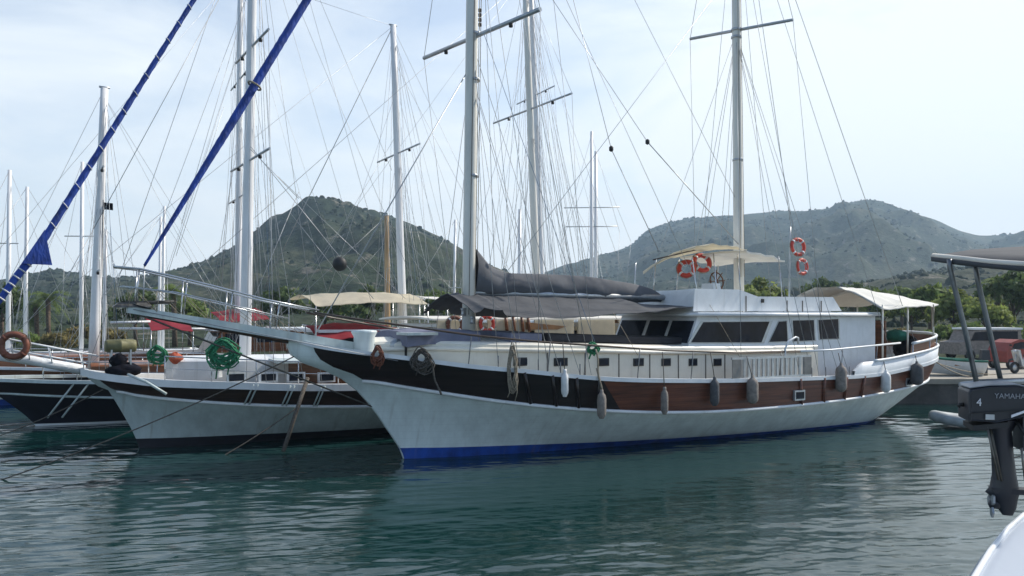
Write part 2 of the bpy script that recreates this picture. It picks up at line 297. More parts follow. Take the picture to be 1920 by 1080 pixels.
def land_h(x, y):
    d = max(y, 1.0); px = 960 + FPX * x / d; d = math.hypot(x, y) if abs(x / d) > 1.2 else d
    c = coast(x); base = lerp(-1.5, 0.85, sat((y - c + 2.0) / 2.5)) + 0.02 * max(0, min(y - c, 90))
    base += 0.35 * mnoise.noise((x * 0.12, y * 0.12, 3.0)) * sat((y - c) / 6)
    if y < c + 20: return base
    out = base
    for rid, D, d0, pw, sd_ in ((ridge_l, 520.0, 110.0, 1.25, 1), (ridge_r, 1150.0, 330.0, 1.3, 2), (foot_r, 330.0, 95.0, 0.9, 3)):
        top = CAM_H + (HORIZON - rid(px)) / FPX * D
        if top < 1: continue
        if d <= D: u = sat((d - d0) / (D - d0)); p = sstep(u) * 0.35 + 0.65 * u ** pw
        else: u = 1 - sat((d - D) / (D * 0.5)); p = u ** 1.5
        rough = mnoise.fractal((x / (D * .11), y / (D * .11), sd_ * 5.1), 0.9, 2.0, 5) * 0.21 * top * min(1, 4 * p) * (0.12 + min(1, abs(d - D) / (D * 0.25)))
        out = max(out, top * p + rough * 0.9 + (base if p < 0.05 else 0))
    return out
def build_land():
    az = np.concatenate([np.linspace(-900, -120, 22), np.linspace(-110, 2030, 430), np.linspace(2045, 2900, 22)])
    rr = np.concatenate([np.linspace(28, 70, 40), 72 * (1320 / 72.0) ** np.linspace(0, 1, 230)])
    rows = []
    for d in rr:
        rows.append([((p - 960) / FPX * d, d, land_h((p - 960) / FPX * d, d)) for p in az])
    m = bpy.data.materials.new('scrub_hillside'); m.use_nodes = True; t = m.node_tree; b = t.nodes['Principled BSDF']; l = t.links.new
    b.inputs['Roughness'].default_value = 0.95; b.inputs['Specular IOR Level'].default_value = 0.1
    co = t.nodes.new('ShaderNodeTexCoord')
    def noi(sc, det, rg=0.6):
        n = t.nodes.new('ShaderNodeTexNoise'); n.inputs['Scale'].default_value = sc; n.inputs['Detail'].default_value = det; n.inputs['Roughness'].default_value = rg; l(co.outputs['Object'], n.inputs['Vector']); return n
    def ramp(src, stops):
        r_ = t.nodes.new('ShaderNodeValToRGB')
        while len(r_.color_ramp.elements) < len(stops): r_.color_ramp.elements.new(0.5)
        for e, (p, c) in zip(r_.color_ramp.elements, stops): e.position = p; e.color = (*c, 1)
        l(src, r_.inputs['Fac']); return r_
    big = ramp(noi(0.012, 6).outputs['Fac'], [(0.32, (0.02, 0.032, 0.018)), (0.48, (0.036, 0.050, 0.027)), (0.62, (0.072, 0.074, 0.044)), (0.75, (0.12, 0.10, 0.068))])
    fine = ramp(noi(0.22, 5, 0.7).outputs['Fac'], [(0.44, (0.22, 0.3, 0.2)), (0.54, (1, 1, 1))])
    mx = t.nodes.new('ShaderNodeMix'); mx.data_type = 'RGBA'; mx.blend_type = 'MULTIPLY'; mx.inputs['Factor'].default_value = 0.72
    l(big.outputs['Color'], mx.inputs['A']); l(fine.outputs['Color'], mx.inputs['B'])
    rockm = ramp(noi(0.09, 6, 0.75).outputs['Fac'], [(0.57, (0, 0, 0)), (0.66, (1, 1, 1))])
    m2 = t.nodes.new('ShaderNodeMix'); m2.data_type = 'RGBA'; m2.inputs['B'].default_value = (0.17, 0.155, 0.125, 1)
    l(rockm.outputs['Color'], m2.inputs['Factor']); l(mx.outputs['Result'], m2.inputs['A']); l(m2.outputs['Result'], b.inputs['Base Color'])
    bu = t.nodes.new('ShaderNodeBump'); bu.inputs['Strength'].default_value = 0.8; bu.inputs['Distance'].default_value = 1.2
    l(noi(0.35, 5, 0.7).outputs['Fac'], bu.inputs['Height']); l(bu.outputs['Normal'], b.inputs['Normal'])
    o = MB().grid(rows).build('hills', m); tag(o, 'scrub covered hills and the shore behind the harbour', 'hills', kind='structure')
build_land()
# ---- scrub on the hills: uncountable
def build_scrub():
    base = []
    for k in range(6): base.append((math.cos(k * 1.047), math.sin(k * 1.047), 0.0))
    for k in range(6): base.append((0.75 * math.cos(k * 1.047 + .5), 0.75 * math.sin(k * 1.047 + .5), 0.6))
    base.append((0, 0, 0.95)); base = np.array(base)
    fc = [(k, (k + 1) % 6, 6 + k) for k in range(6)] + [((k + 1) % 6, 6 + (k + 1) % 6, 6 + k) for k in range(6)] + [(6 + k, 6 + (k + 1) % 6, 12) for k in range(6)]
    mb_v = []; mb_f = []; n = 0
    for dmin, dmax, cnt, rs in ((90, 530, 9000, 1.15), (530, 1160, 11000, 1.9)):
        for _ in range(cnt):
            px = rng.uniform(-80, 2000); d = math.sqrt(rng.uniform(dmin ** 2, dmax ** 2)); x = (px - 960) / FPX * d
            if mnoise.noise((x * 0.02, d * 0.02, 1.7)) + 1.3 * mnoise.noise((x * 0.006, d * 0.006, 4.2)) + rng.normal(0, 0.2) < 0.0: continue
            z = land_h(x, d)
            if z < 1.2: continue
            r = rs * rng.uniform(0.45, 1.0) * (1.0 + 0.9 * (rng.random() < .12)); q = base * (r * rng.uniform(.8, 1.2), r * rng.uniform(.8, 1.2), r * rng.uniform(.8, 1.5)) * (1 + rng.uniform(-.25, .25, (13, 1)))
            q = q + (x, d, z - 0.2); mb_v += [tuple(p) for p in q]; mb_f += [tuple(i + n for i in f) for f in fc]; n += 13
    b = MB(); b.v = mb_v; b.f = mb_f; b.sm = [False] * len(mb_f)
    tag(b.build('scrub', M['leaf_scrub']), 'dark low scrub dotted over the hills', 'scrub', kind='stuff')
build_scrub()

# ---- quay on the right
QY, QZ = 31.5, 0.9
q = empty('quay', (11.5, QY, 0), 0, 'pale concrete quay with dark wet face behind the big white yacht', 'quay')
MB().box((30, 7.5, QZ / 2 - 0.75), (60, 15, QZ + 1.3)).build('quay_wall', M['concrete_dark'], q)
MB().box((30, 7.4, QZ - 0.02), (60.1, 15.1, 0.2)).build('quay_slab', M['concrete'], q)

# ================================================================== BOATS
SH_S = [-2.78, -2.25, -1.41, -.55, 0, .94, 2.34, 3.38, 4.49, 6.34, 8.59, 10.0, 11.6, 13.4, 14.35, 16.6, 18.2, 19.9]
SH_Z = [2.98, 2.82, 2.67, 2.55, 2.47, 2.33, 2.18, 2.05, 1.94, 1.84, 1.76, 1.73, 1.70, 1.67, 1.68, 1.83, 1.99, 2.12]
SH_T = ([-2.78, -2, -1, 0, 2, 4, 6, 9, 12, 15, 17, 19.9], [.10, .5, .95, 1.35, 2.0, 2.4, 2.6, 2.7, 2.68, 2.5, 2.3, 2.1])
RU_S = [-1.48, -.93, -.27, .76, 1.95, 3.25, 4.65, 6.21, 7.95, 9.88, 12.1, 14.79, 16.34, 18.48, 19.3]
RU_Z = [1.99, 1.94, 1.81, 1.62, 1.42, 1.25, 1.11, 1.0, .94, .93, .96, 1.06, 1.16, 1.37, 1.45]
RU_T = ([-1.48, -1, 0, 2, 4, 6, 9, 12, 15, 17, 19.3], [.07, .4, .9, 1.65, 2.15, 2.4, 2.6, 2.6, 2.4, 2.2, 2.0])
WL_T = ([0, 1.11, 2.5, 4, 5.6, 7.3, 9, 11, 13.3, 14.6, 17], [.06, .40, .68, .87, 1.07, 1.27, 1.46, 1.6, 1.65, 1.6, 1.4])
class Boat:
    """local axes: x aft from the stem at the waterline, -y to port (towards the eye), z up"""
    def __init__(b, name, O, deg, label, cat, ls=1.0, bow=1.0, beam=1.0, shz=None, ruz=None, group=None):
        b.th = R(deg); b.O = Vector((O[0], O[1], 0)); b.root = empty(name, b.O, b.th, label, cat, group); b.ls, b.bow = ls, bow
        sc = lambda xs: [x * (bow if x < 0 else ls) for x in xs]
        b.fd_z = pchip(sc(SH_S), [shz(z) if shz else z for z in SH_Z]); b.fr_z = pchip(sc(RU_S), [ruz(z) if ruz else z for z in RU_Z])
        b._d, b._r, b._w = pchip(sc(SH_T[0]), [t * beam for t in SH_T[1]]), pchip(sc(RU_T[0]), [t * beam for t in RU_T[1]]), pchip(sc(WL_T[0]), [t * beam for t in WL_T[1]])
        b.stem = None; b.d0, b.d1, b.r0, b.r1, b.w0, b.w1 = -2.78 * bow, 19.9 * ls, -1.48 * bow, 19.3 * ls, 0.0, 17 * ls
    def cap(b, s, sc, se): return math.sqrt(max(0.0, 1 - ((s - sc) / (se - sc)) ** 2)) if s > sc else 1.0
    def td(b, s): return b._d(s) * b.cap(s, 17.2 * b.ls, b.d1)
    def tr(b, s): return b._r(s) * b.cap(s, 17.0 * b.ls, b.r1)
    def tw(b, s): return b._w(s) * b.cap(s, 14.8 * b.ls, b.w1)
    def pt(b, wv, v, off=0.0):
        """surface point: wv 0 stem .. 1 stern, v 0 waterline .. 1 rub rail .. 2 sheer; port side (negative y)"""
        sr = lerp(b.r0, b.r1, wv); tr = b.tr(sr); zr = b.fr_z(sr)
        if v <= 1:
            sw = lerp(b.w0, b.w1, wv); tw = b.tw(sw)
            p = lerp(1.5, 0.8, sstep(wv / 0.35)); g = lerp(1.18, 1.0, sstep(wv / 0.08))
            s = lerp(sw, sr, v ** g if v > 0 else v * .5); t = tw + (tr - tw) * max(v, 0) ** p if v > 0 else tw * (1 + v); z = zr * v
        else:
            u = v - 1; sdk = lerp(b.d0, b.d1, wv); td = b.td(sdk); zd = b.fd_z(sdk)
            g = lerp(0.62, 1.0, sstep(wv / 0.05)); s = lerp(sr, sdk, u ** g); t = lerp(tr, td, u); z = lerp(zr, zd, u)
        if b.stem and wv < .07:                    # rounded beak: pull the first stations onto the stem profile
            z0 = b.fr_z(b.r0) * v if v <= 1 else lerp(b.fr_z(b.r0), b.fd_z(b.d0), v - 1); s0 = (b.r0 * v ** 1.18 if v > 0 else b.r0 * v * .5) if v <= 1 else lerp(b.r0, b.d0, (v - 1) ** .62)
            if v > 0: s += (b.stem(z0) - s0) * (1 - sstep(wv / .07))
        return (s, -(t + off), z)
    def ws(b, n=96):
        return [0.5 - 0.5 * math.cos(math.pi * (i / n)) if True else i / n for i in range(n + 1)]
    def loc(b, px, py, t):
        """photo pixel on the plane t metres to port of the centreline -> local coordinates"""
        c, sn = math.cos(b.th), math.sin(b.th); ox, oy = b.O.x + t * sn, b.O.y - t * c; k = (px - 960) / FPX
        s = (k * oy - ox) / (c - k * sn); Y = oy + s * sn
        return Vector((s, -t, CAM_H + (HORIZON - py) / FPX * Y))
    def wl(b, p):
        d = Vector(p) - b.O; c, sn = math.cos(b.th), math.sin(b.th); return Vector((d.x * c + d.y * sn, -d.x * sn + d.y * c, d.z))
    def out(b, p):
        c, sn = math.cos(b.th), math.sin(b.th); return Vector((b.O.x + p[0] * c - p[1] * sn, b.O.y + p[0] * sn + p[1] * c, p[2]))
    def both(b, rows):
        return rows + [[(p[0], -p[1], p[2]) for p in r] for r in reversed(rows)]
    def hull(b, m_hull, m_boot, m_bul, boot=(.28, .13, .06), bul_parts=None, m_rail=None, m_cap=None, rail_r=.045, cap_w=.2, bul_w0=.02, cap_h=.07):
        W = b.ws(); vs = [-0.7, -0.3, 0, .12, .25, .4, .55, .7, .85, 1.0, 1.2, 1.4, 1.6, 1.8, 2.0]
        rows = [[b.pt(wv, v) for wv in W] for v in vs]
        mb = MB(); mb.grid(rows); mb.grid([[(p[0], -p[1], p[2]) for p in reversed(r)] for r in rows])
        st = [[r[0], (r[0][0], -r[0][1], r[0][2])] for r in rows]; mb.grid([list(reversed(x)) for x in st], False)
        h = mb.build('hull', m_hull, b.root)
        # boot stripe
        bz = pchip([0, .5, 1], boot); br = []
        for side in (1, -1):
            br = []
            for v01 in (-2.0, 0.0, 0.5, 1.0):
                r = []
                for wv in W:
                    z = bz(wv) * v01; sr = lerp(b.r0, b.r1, wv); v = z / max(b.fr_z(sr), .3); p = b.pt(wv, v, 0.012); r.append((p[0] - (0.012 if wv < .01 else 0), p[1] * side, p[2]))
                br.append(r if side == 1 else list(reversed(r)))
            MB().grid(br).build('boot_stripe', m_boot, h)
        # bulwark planking
        for (w0, w1, m, lab) in (bul_parts or [(bul_w0, 1.0, m_bul, None)]):
            ww = [w0] + [x for x in W if w0 < x < w1] + [w1]
            mb = MB(); rr = [[b.pt(wv, v, .014) for wv in ww] for v in (1.0, 1.2, 1.4, 1.6, 1.8, 1.98)]
            mb.grid(rr); mb.grid([[(p[0], -p[1], p[2]) for p in reversed(r)] for r in rr])
            o = mb.build('bulwark', m, b.root)
            if lab: o['label'] = lab
        # rub rail and cap rail
        rail = [b.pt(wv, 1.0, .03) for wv in W if wv >= bul_w0 * .8]
        for sg in (1, -1): MB().tube([(p[0], p[1] * sg, p[2]) for p in rail], rail_r, 8).build('rub_rail', m_rail or M['white'], h)
        mb = MB()
        for sg in (1, -1):
            pr = [b.pt(wv, 2.0) for wv in W]; rws = []
            for dy, dz in ((.05, -cap_h), (.05, .03), (-cap_w + .05, .03), (-cap_w + .05, -cap_h), (.05, -cap_h)):
                rws.append([(p[0], sg * (p[1] - dy if abs(p[1]) > .0 else p[1]), p[2] + dz) for p in pr])
            mb.grid(rws if sg == 1 else rws[::-1], False)
        mb.build('cap_rail', m_cap or M['white'], b.root)
        # deck
        dk = []
        for wv in W:
            sdk = lerp(b.d0, b.d1, wv); sr = lerp(b.r0, b.r1, wv); s = lerp(sr, sdk, .5); z = lerp(b.fr_z(sr), b.fd_z(sdk), .5); t = .5 * (b.tr(sr) + b.td(sdk)) - .03
            dk.append([(s, -max(t, 0), z), (s, 0, z + .06), (s, max(t, 0), z)])
        MB().grid(dk).build('deck', M['teak'], b.root)
        return h
    def mast(b, base, top, r0, r1, m, name='mast', head=True):
        base, top = Vector(base), Vector(top); mb = MB(); pts = [lerp(base, top, k / 6) for k in range(7)]
        mb.tube(pts, [lerp(r0, r1, k / 6) for k in range(7)], 16)
        o = mb.build(name, m, b.root)
        if head: MB().tube([top - Vector((.16, 0, -.04)), top + Vector((.16, 0, .04))], .035, 6).build('masthead', M['alloy'], o)
        return o
    def line(b, par, a, c, r=.008, m=None, name='shroud', sag=0.0):
        a, c = Vector(a), Vector(c); k = 9 if sag else 1
        pts = [lerp(a, c, i / k) - Vector((0, 0, sag * 4 * (i / k) * (1 - i / k))) for i in range(k + 1)]
        return MB().tube(pts, r, 5).build(name, m or M['wire'], par)
    def spreader(b, par, p0, p1, r=.05, m=None, bits=True):
        p0, p1 = Vector(p0), Vector(p1); o = MB().tube([p0, p1], r, 8).build('spreader', m or M['alloy'], par)
        if bits:
            for f in (.22, .78):
                p = lerp(p0, p1, f) - Vector((0, 0, r)); MB().lathe(p, [(0, -.09), (.05, -.08), (.055, 0), (0, .01)], 8).build('spreader_light', M['rubber'], o)
        return o
    def rail(b, pts, h_m, r=.02, st_every=None, foot=None, m_st=None, name='handrail'):
        o = MB().tube(pts, r, 6).build(name, h_m, b.root)
        for i, f in enumerate(foot or []):
            MB().tube([f[0], f[1]], r * .8, 6).build('stanchion', m_st or h_m, o)
        return o
    def panel(b, pix, t, th, name, m, parent=None):
        poly = [b.loc(x, y, t) for x, y in pix]
        return MB().prism(poly, (0, th, 0)).build(name, m, parent or b.root)

def fender(top, length, r, m, label, hang=None, lm='rope', grp='fenders along the white yacht'):
    o = empty('boat_fender', Vector(top) - Vector((0, 0, length)), 0, label, 'fender', grp)
    pr = [(0, 0), (.05, .0), (r * .55, .02), (r * .9, .08), (r, .16), (r * .98, length * .5), (r, length - .18), (r * .85, length - .08), (r * .45, length - .02), (.045, length), (.04, length + .06), (0, length + .06)]
    MB().lathe((0, 0, 0), pr, 14).build('fender_body', m, o)
    if hang is not None:
        MB().tube([Vector((0, 0, length)), Vector(hang) - Vector(top) + Vector((0, 0, length))], .012, 5).build('fender_line', M[lm], o)
    return o
def lifebuoy(c, Rr, ax, m, label, r=None, ty=True, grp=None, mid='letter_white'):
    o = empty('lifebuoy', c, 0, label, 'lifebuoy', grp); r = r or Rr * .27
    MB().torus((0, 0, 0), Rr, r, ax, 30, 10).build('ring', m, o)
    ax = Vector(ax).normalized(); u = ax.cross(Vector((0, 0, 1))).normalized(); v = u.cross(ax)
    for k in range(4):
        a = math.pi / 4 + k * math.pi / 2; c2 = (u * math.cos(a) + v * math.sin(a)) * Rr
        tdir = (-u * math.sin(a) + v * math.cos(a)) * r * .45
        MB().tube([c2 - tdir, c2 + tdir], r * 1.08, 12).build('band', M[mid], o)
    MB().torus((0, 0, 0), Rr + r * 1.15, .012, ax, 26, 5, wob=.03).build('grab_line', M['rope'], o)
    return o
def coil(c, Rr, m, label, ax=(0, 1, 0), n=7, r=.016, hang=1.0, name='rope_coil', grp=None):
    o = empty(name, c, 0, label, 'rope', grp); mb = MB(); ax = Vector(ax).normalized(); u = ax.cross(Vector((0, 0, 1))).normalized()
    pts = []; r4 = random.Random(int(abs(c[0] * 913 + c[1] * 71)))
    for k in range(n):
        R1 = Rr * r4.uniform(.55, 1.12); sw = r4.uniform(-.3, .3); dz = r4.uniform(-.25, .15) * Rr; o1 = r4.uniform(-.07, .07); ph = r4.uniform(0, 6)
        for i in range(15):
            a = 2 * math.pi * i / 15 + .25 * math.sin(ph + i); f = math.sin(a)
            pts.append(u * (math.cos(a) * R1 * (1 - .5 * max(f, 0)) / hang ** .7 + sw * Rr * (f - .5) / max(hang, 1)) + Vector((0, 0, f * R1 * hang + dz * (1 - f))) + ax * (o1 + .03 * math.sin(2.3 * i + ph)))
    for k in range(2):                           # loose ends
        e = Vector((u.x * Rr * (.4 - .8 * k), u.y * Rr * (.4 - .8 * k), -Rr * hang)); mb.tube([e + Vector((0, 0, Rr * hang * .8)), e + Vector((.02, 0, 0)), e + Vector((-.03, 0, -Rr * r4.uniform(.5, 1.1)))], r, 5)
    mb.tube(pts, r, 5); mb.build('loops', m, o)
    return o
def canopy(par, rows, m, name='awning', th=.02):
    fine = []; nr, nc = len(rows), len(rows[0])                      # finer cloth with soft wrinkles and sag between the frames
    for i in range((nr - 1) * 6 + 1):
        fi = i / 6; i0 = min(int(fi), nr - 2); u = fi - i0; r = []
        for j in range((nc - 1) * 3 + 1):
            fj = j / 3; j0 = min(int(fj), nc - 2); v = fj - j0
            a, b_, c, d = (Vector(rows[i0][j0]), Vector(rows[i0][j0 + 1]), Vector(rows[i0 + 1][j0]), Vector(rows[i0 + 1][j0 + 1])); p = lerp(lerp(a, b_, v), lerp(c, d, v), u)
            wr = .030 * mnoise.noise((p.x * 2.2, p.y * .8, 7.7)) + .016 * mnoise.noise((p.x * 6.5 + p.y * 2, p.y * 2.4, 3.3)) - .028 * math.sin(math.pi * u); r.append((p.x, p.y, p.z + wr))
        fine.append(r)
    return MB().sheet(fine, th).build(name, m, par)
def canopy_plain(par, rows, m, name='awning', th=.02): return MB().sheet(rows, th).build(name, m, par)

# ------------------------------------------------------------------ the big white gulet
G = Boat('gulet', (-2.631, 19.44), 30, 'big white two masted gulet with dark wooden bulwark and blue waterline', 'sailboat')
G.stem = pchip([0, .13, .7, 1.24, 1.9, 2.22, 2.42, 2.58, 2.75, 2.98], [0, -.04, -.40, -.77, -1.40, -1.98, -2.50, -2.72, -2.80, -2.80])
hullG = G.hull(M['hull_white'], M['blue_boot'], None, bul_parts=[(.02, .305, M['wood_dark'], 'forward bulwark with shade painted in as dark wood'), (.305, 1.0, M['wood_red'], 'reddish brown aft bulwark')])  # forward planking: its shade is painted in as a near-black wood colour
root = G.root; loc = G.loc
# timber stanchion heads on the forward bulwark
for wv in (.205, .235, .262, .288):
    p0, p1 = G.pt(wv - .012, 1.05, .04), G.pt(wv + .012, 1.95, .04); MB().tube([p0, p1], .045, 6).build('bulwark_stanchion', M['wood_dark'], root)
for wv, in ((.60,), (.645,), (.69,), (.73,)):
    p0, p1 = G.pt(wv, 1.03, .03), G.pt(wv, 1.98, .03); MB().tube([p0, p1], .05, 6).build('bulwark_stanchion', M['wood_red'], root)
# quarter board: raised white board round the stern
qs = [13.25 + (19.9 - 13.25) * (0.5 - 0.5 * math.cos(math.pi * k / 40)) ** .8 for k in range(41)]
qb = MB()
for sg in (1, -1):
    r0 = [(s, -sg * (G.td(s) + .02), G.fd_z(s) + .03) for s in qs]
    hh = lambda s: lerp(.05, .37, sstep((s - 13.0) / .8))
    r1 = [(s, -sg * (G.td(s) + .05), G.fd_z(s) + .03 + hh(s)) for s in qs]
    r2 = [(s, -sg * max(G.td(s) - .07, 0), G.fd_z(s) + .03 + hh(s)) for s in qs]; r3 = [(s, -sg * max(G.td(s) - .07, 0), G.fd_z(s)) for s in qs]
    rr = [r0, r1, r2, r3]; qb.grid(rr if sg == 1 else [list(reversed(x)) for x in rr])
qb.build('quarter_board', M['white'], root)
qt = [(s, -sg * (G.td(s) + .03), G.fd_z(s) + .40 - .0 + .02) for sg, ss in ((1, qs[8:]), (-1, list(reversed(qs[8:])))) for s in ss]
MB().tube(qt, .045, 8).build('quarter_rail', M['white'], root)
# square ports with white frames in the aft bulwark
for (px, py, w_, h_) in ((1497, 741, 25, 19), (1702, 716, 17, 15)):
    c = G.loc(px, py, G.td(11.0 if px < 1600 else 16.5) + (-.02 if px < 1600 else -.06)); f = MB()
    hw, hh_ = w_ / FPX * (G.out(c).y) / 2 / .9, h_ / FPX * G.out(c).y / 2
    tilt = -.0
    f.box((c.x, c.y - .02, c.z), (hw * 2, .08, hh_ * 2)); fo = f.build('port_frame', M['alloy'], root)
    MB().box((c.x, c.y - .05, c.z), (hw * 1.5, .05, hh_ * 1.35)).build('pane', M['glass'], fo)
MB().lathe((0, 0, 0), [(.0, 0), (.035, 0), (.04, .02), (0, .03)], 8, 'y').build('drain', M['rubber'], hullG).location = loc(1445, 792, 2.02)
# bowsprit: a long plank beam with pulpit rails
bt = loc(238, 580, 0.0); b0 = Vector((1.2, 0, 2.62)); bj = Vector((-2.3, 0, G.fd_z(-2.3) + .10))
bs = MB(); up = Vector((0, 0, 1))
def beam_sec(p, w_, h_): return [(p.x, p.y - w_, p.z - h_), (p.x, p.y - w_, p.z + h_), (p.x, p.y + w_, p.z + h_), (p.x, p.y + w_, p.z - h_), (p.x, p.y - w_, p.z - h_)]
bs.grid([beam_sec(bj + Vector((1.2, 0, -.2)), .3, .09), beam_sec(bj, .30, .10), beam_sec(lerp(bj, bt, .5), .26, .09), beam_sec(bt, .2, .07)], False)
bs.prism([Vector(p) for p in beam_sec(bt, .2, .07)[:4]], (.02, 0, 0)); bw = bs.build('bowsprit', M['hull_grey'], root)
MB().tube([bj + Vector((0, 0, -.13)), bt + Vector((.25, 0, -.09))], [.06, .05], 8).build('bowsprit_spar', M['rail_wood'], bw)
MB().box((bt.x + .1, 0, bt.z + .09), (.75, .44, .10), .7).build('anchor_roller', M['rust_steel'], bw)
an = MB().tube([bt + Vector((.9, 0, .16)), bt + Vector((-.05, 0, .12))], .04, 7)
for sg in (1, -1): an.prism([bt + Vector((-.1, sg * .02, .15)), bt + Vector((.32, sg * .3, .03)), bt + Vector((.45, sg * .16, -.02)), bt + Vector((.05, sg * .02, .03))], (0, sg * .03, .02))
an.build('anchor', M['rubber'], bw)
def lp(px, py, t): return loc(px, py, t)
ptop = [lp(598, 582, .38), lp(500, 562, .36), lp(400, 536, .34), lp(320, 517, .32), lp(262, 504, .26), lp(216, 500, .16), lp(213, 496, 0)]
ptop_s = [Vector((p.x, -p.y, p.z)) for p in reversed(ptop[:-1])]
pr = MB().tube(ptop + ptop_s, .022, 7).build('pulpit_rail', M['steel'], root)
mid = [lp(540, 597, .36), lp(430, 571, .34), lp(330, 548, .3), lp(228, 536, .22)]
for sg in (1, -1): MB().tube([(p.x, p.y * sg, p.z) for p in mid], .016, 6).build('lower_rail', M['steel'], pr)
for a_, t_ in ((.04, .18), (.28, .23), (.52, .27), (.78, .30)):
    foot = lerp(bt, bj, a_); s_ = foot.x + .06
    for sg in (1, -1):
        f_ = Vector((foot.x, -sg * t_ * .85, foot.z + .04)); top_z = float(np.interp(-s_, [-p.x for p in ptop], [p.z for p in ptop]))
        MB().tube([f_, (s_, -sg * (t_ + .06), top_z)], .016, 6).build('pulpit_stanchion', M['steel'], pr)
for sg in (1, -1):                                # rope netting between the lower rail and the plank
    for k in range(14):
        f0, f1 = k / 14, (k + 1) / 14; up_ = lambda f: Vector((lerp(mid[0].x, mid[3].x, f), sg * lerp(mid[0].y, mid[3].y, f), float(np.interp(-lerp(mid[0].x, mid[3].x, f), [-q.x for q in mid], [q.z for q in mid]))))
        dn_ = lambda f: lerp(bj, bt, f) + Vector((0, sg * -.22, .05)); G.line(bw, up_(f0) if k % 2 else dn_(f0), dn_(f1) if k % 2 else up_(f1), .006, M['rope'], 'net_rope')
for tt in (.05, -.05): G.line(bw, bt + Vector((.1, tt * 3, -.05)), (-.55, tt, 1.2), .016, M['rust_steel'], 'bobstay')
for tt in (1, -1): G.line(bw, bt + Vector((.1, tt * .2, 0)), (-.6, tt * 1.12, 2.45), .010, M['wire'], 'bowsprit_guy')
# cabin trunk
trunk = MB(); ts = [-.9, -.5, 0.3, 1.2, 2.2, 3.2, 4.5, 6, 8, 10, 12.6, 12.7]; tt_ = pchip([-.9, -.3, .5, 1.5, 3, 5, 8, 13], [.45, .75, 1.1, 1.42, 1.68, 1.78, 1.82, 1.8])
tz = pchip([-.9, 0.2, 1.5, 4, 7, 11, 13], [2.86, 2.88, 2.84, 2.77, 2.66, 2.60, 2.6])
rows = []
for s in [-.9 + 13.6 * k / 60 for k in range(61)]:
    t, z = tt_(s), tz(s); zb = min(G.fd_z(s) - .5, z - .5); rows.append([(s, -t, zb), (s, -t, z - .05), (s, -t + .05, z), (s, 0, z + .1), (s, t - .05, z), (s, t, z - .05), (s, t, zb)])
trunk.grid(rows, False); trunk.add(rows[0], [(0, 1, 2, 3, 4, 5, 6)]); tk = trunk.build('cabin_trunk', M['cream'], root)
tl = MB(); tl.tube([(s, -tt_(s) - .03, tz(s) - .17) for s in [-.8 + 13.2 * k / 40 for k in range(41)]], .055, 8); tl.build('trunk_moulding', M['cream'], tk)
for px, wpx in ((985, 27), (1055, 26), (1132, 23), (1197, 21), (1248, 19), (1298, 18), (1344, 17)):
    c = loc(px, 679, 1.8); c.y = -tt_(c.x); W2 = wpx / FPX * G.out(c).y / .88
    fo = MB().box((c.x, c.y, c.z), (W2, .05, .20)).build('portlight', M['rubber'], tk); MB().box((c.x, c.y - .02, c.z), (W2 * .8, .03, .135)).build('pane', M['glass'], fo)
for px in (1031, 1099, 1161, 1218, 1271, 1322, 1358):
    c = loc(px, 680, 1.8); tq = tt_(c.x); MB().box((c.x, -tq - .004, (tz(c.x) - .2 + G.fd_z(c.x)) / 2), (.025, .02, tz(c.x) - .2 - G.fd_z(c.x) + .1)).build('panel_seam', M['seam'], tk)
# sunbeds and boxes on the trunk and the foredeck
MB().sheet([[(s, t * 1.35, tz(s) + .26 - .04 * abs(t)) for t in (-1, -.33, .33, 1)] for s in (3.3, 4.5, 6, 7.5, 8.6)], .17).build('sunbed_mat', M['mat_black'], tk)
MB().sheet([[(s, t * 1.05, tz(s) + .33 - .10 * abs(t) - .05 * (s < .0)) for t in (-1, -.4, .4, 1)] for s in (-.35, .2, .9, 1.55)], .3).build('sunbed_mat', M['mattress'], tk)
MB().sheet([[(s, t * 1.3, tz(s) + .28 - .05 * abs(t)) for t in (-1, 0, 1)] for s in (2.25, 2.7, 3.15)], .26).build('sunbed_mat', M['mattress'], tk)
cb = loc(683, 660, .3); ct = loc(683, 625, .3)
MB().lathe((cb.x, cb.y, cb.z - .2), [(.26, 0), (.25, .15), (.24, .55), (.3, .66), (.29, .7), (0, .72)], 18).build('mooring_post', M['hull_white'], root)
# windlass
wc = loc(734, 655, .3); wd = MB().box((wc.x, wc.y, wc.z), (.5, .4, .35), .8).build('windlass', M['rubber'], root)
MB().lathe((wc.x, wc.y, wc.z + .1), [(0, -.35), (.16, -.35), (.17, -.27), (.09, -.22), (.09, .22), (.17, .27), (.16, .35), (0, .35)], 12, 'y').build('drum', M['alloy'], wd)
MB().box((wc.x - .35, wc.y, wc.z - .05), (.35, .35, .3), .85).build('chain_box', M['white'], wd)
tb = loc(782, 632, .9); t0 = MB().box((tb.x, tb.y, tb.z + .08), (.75, .7, .06)).build('deck_table', M['hull_grey'], root)
for dx in (-.28, .28): MB().tube([(tb.x + dx, tb.y, tb.z + .06), (tb.x + dx, tb.y, tb.z - .5)], .03, 6).build('table_leg', M['rubber'], t0)
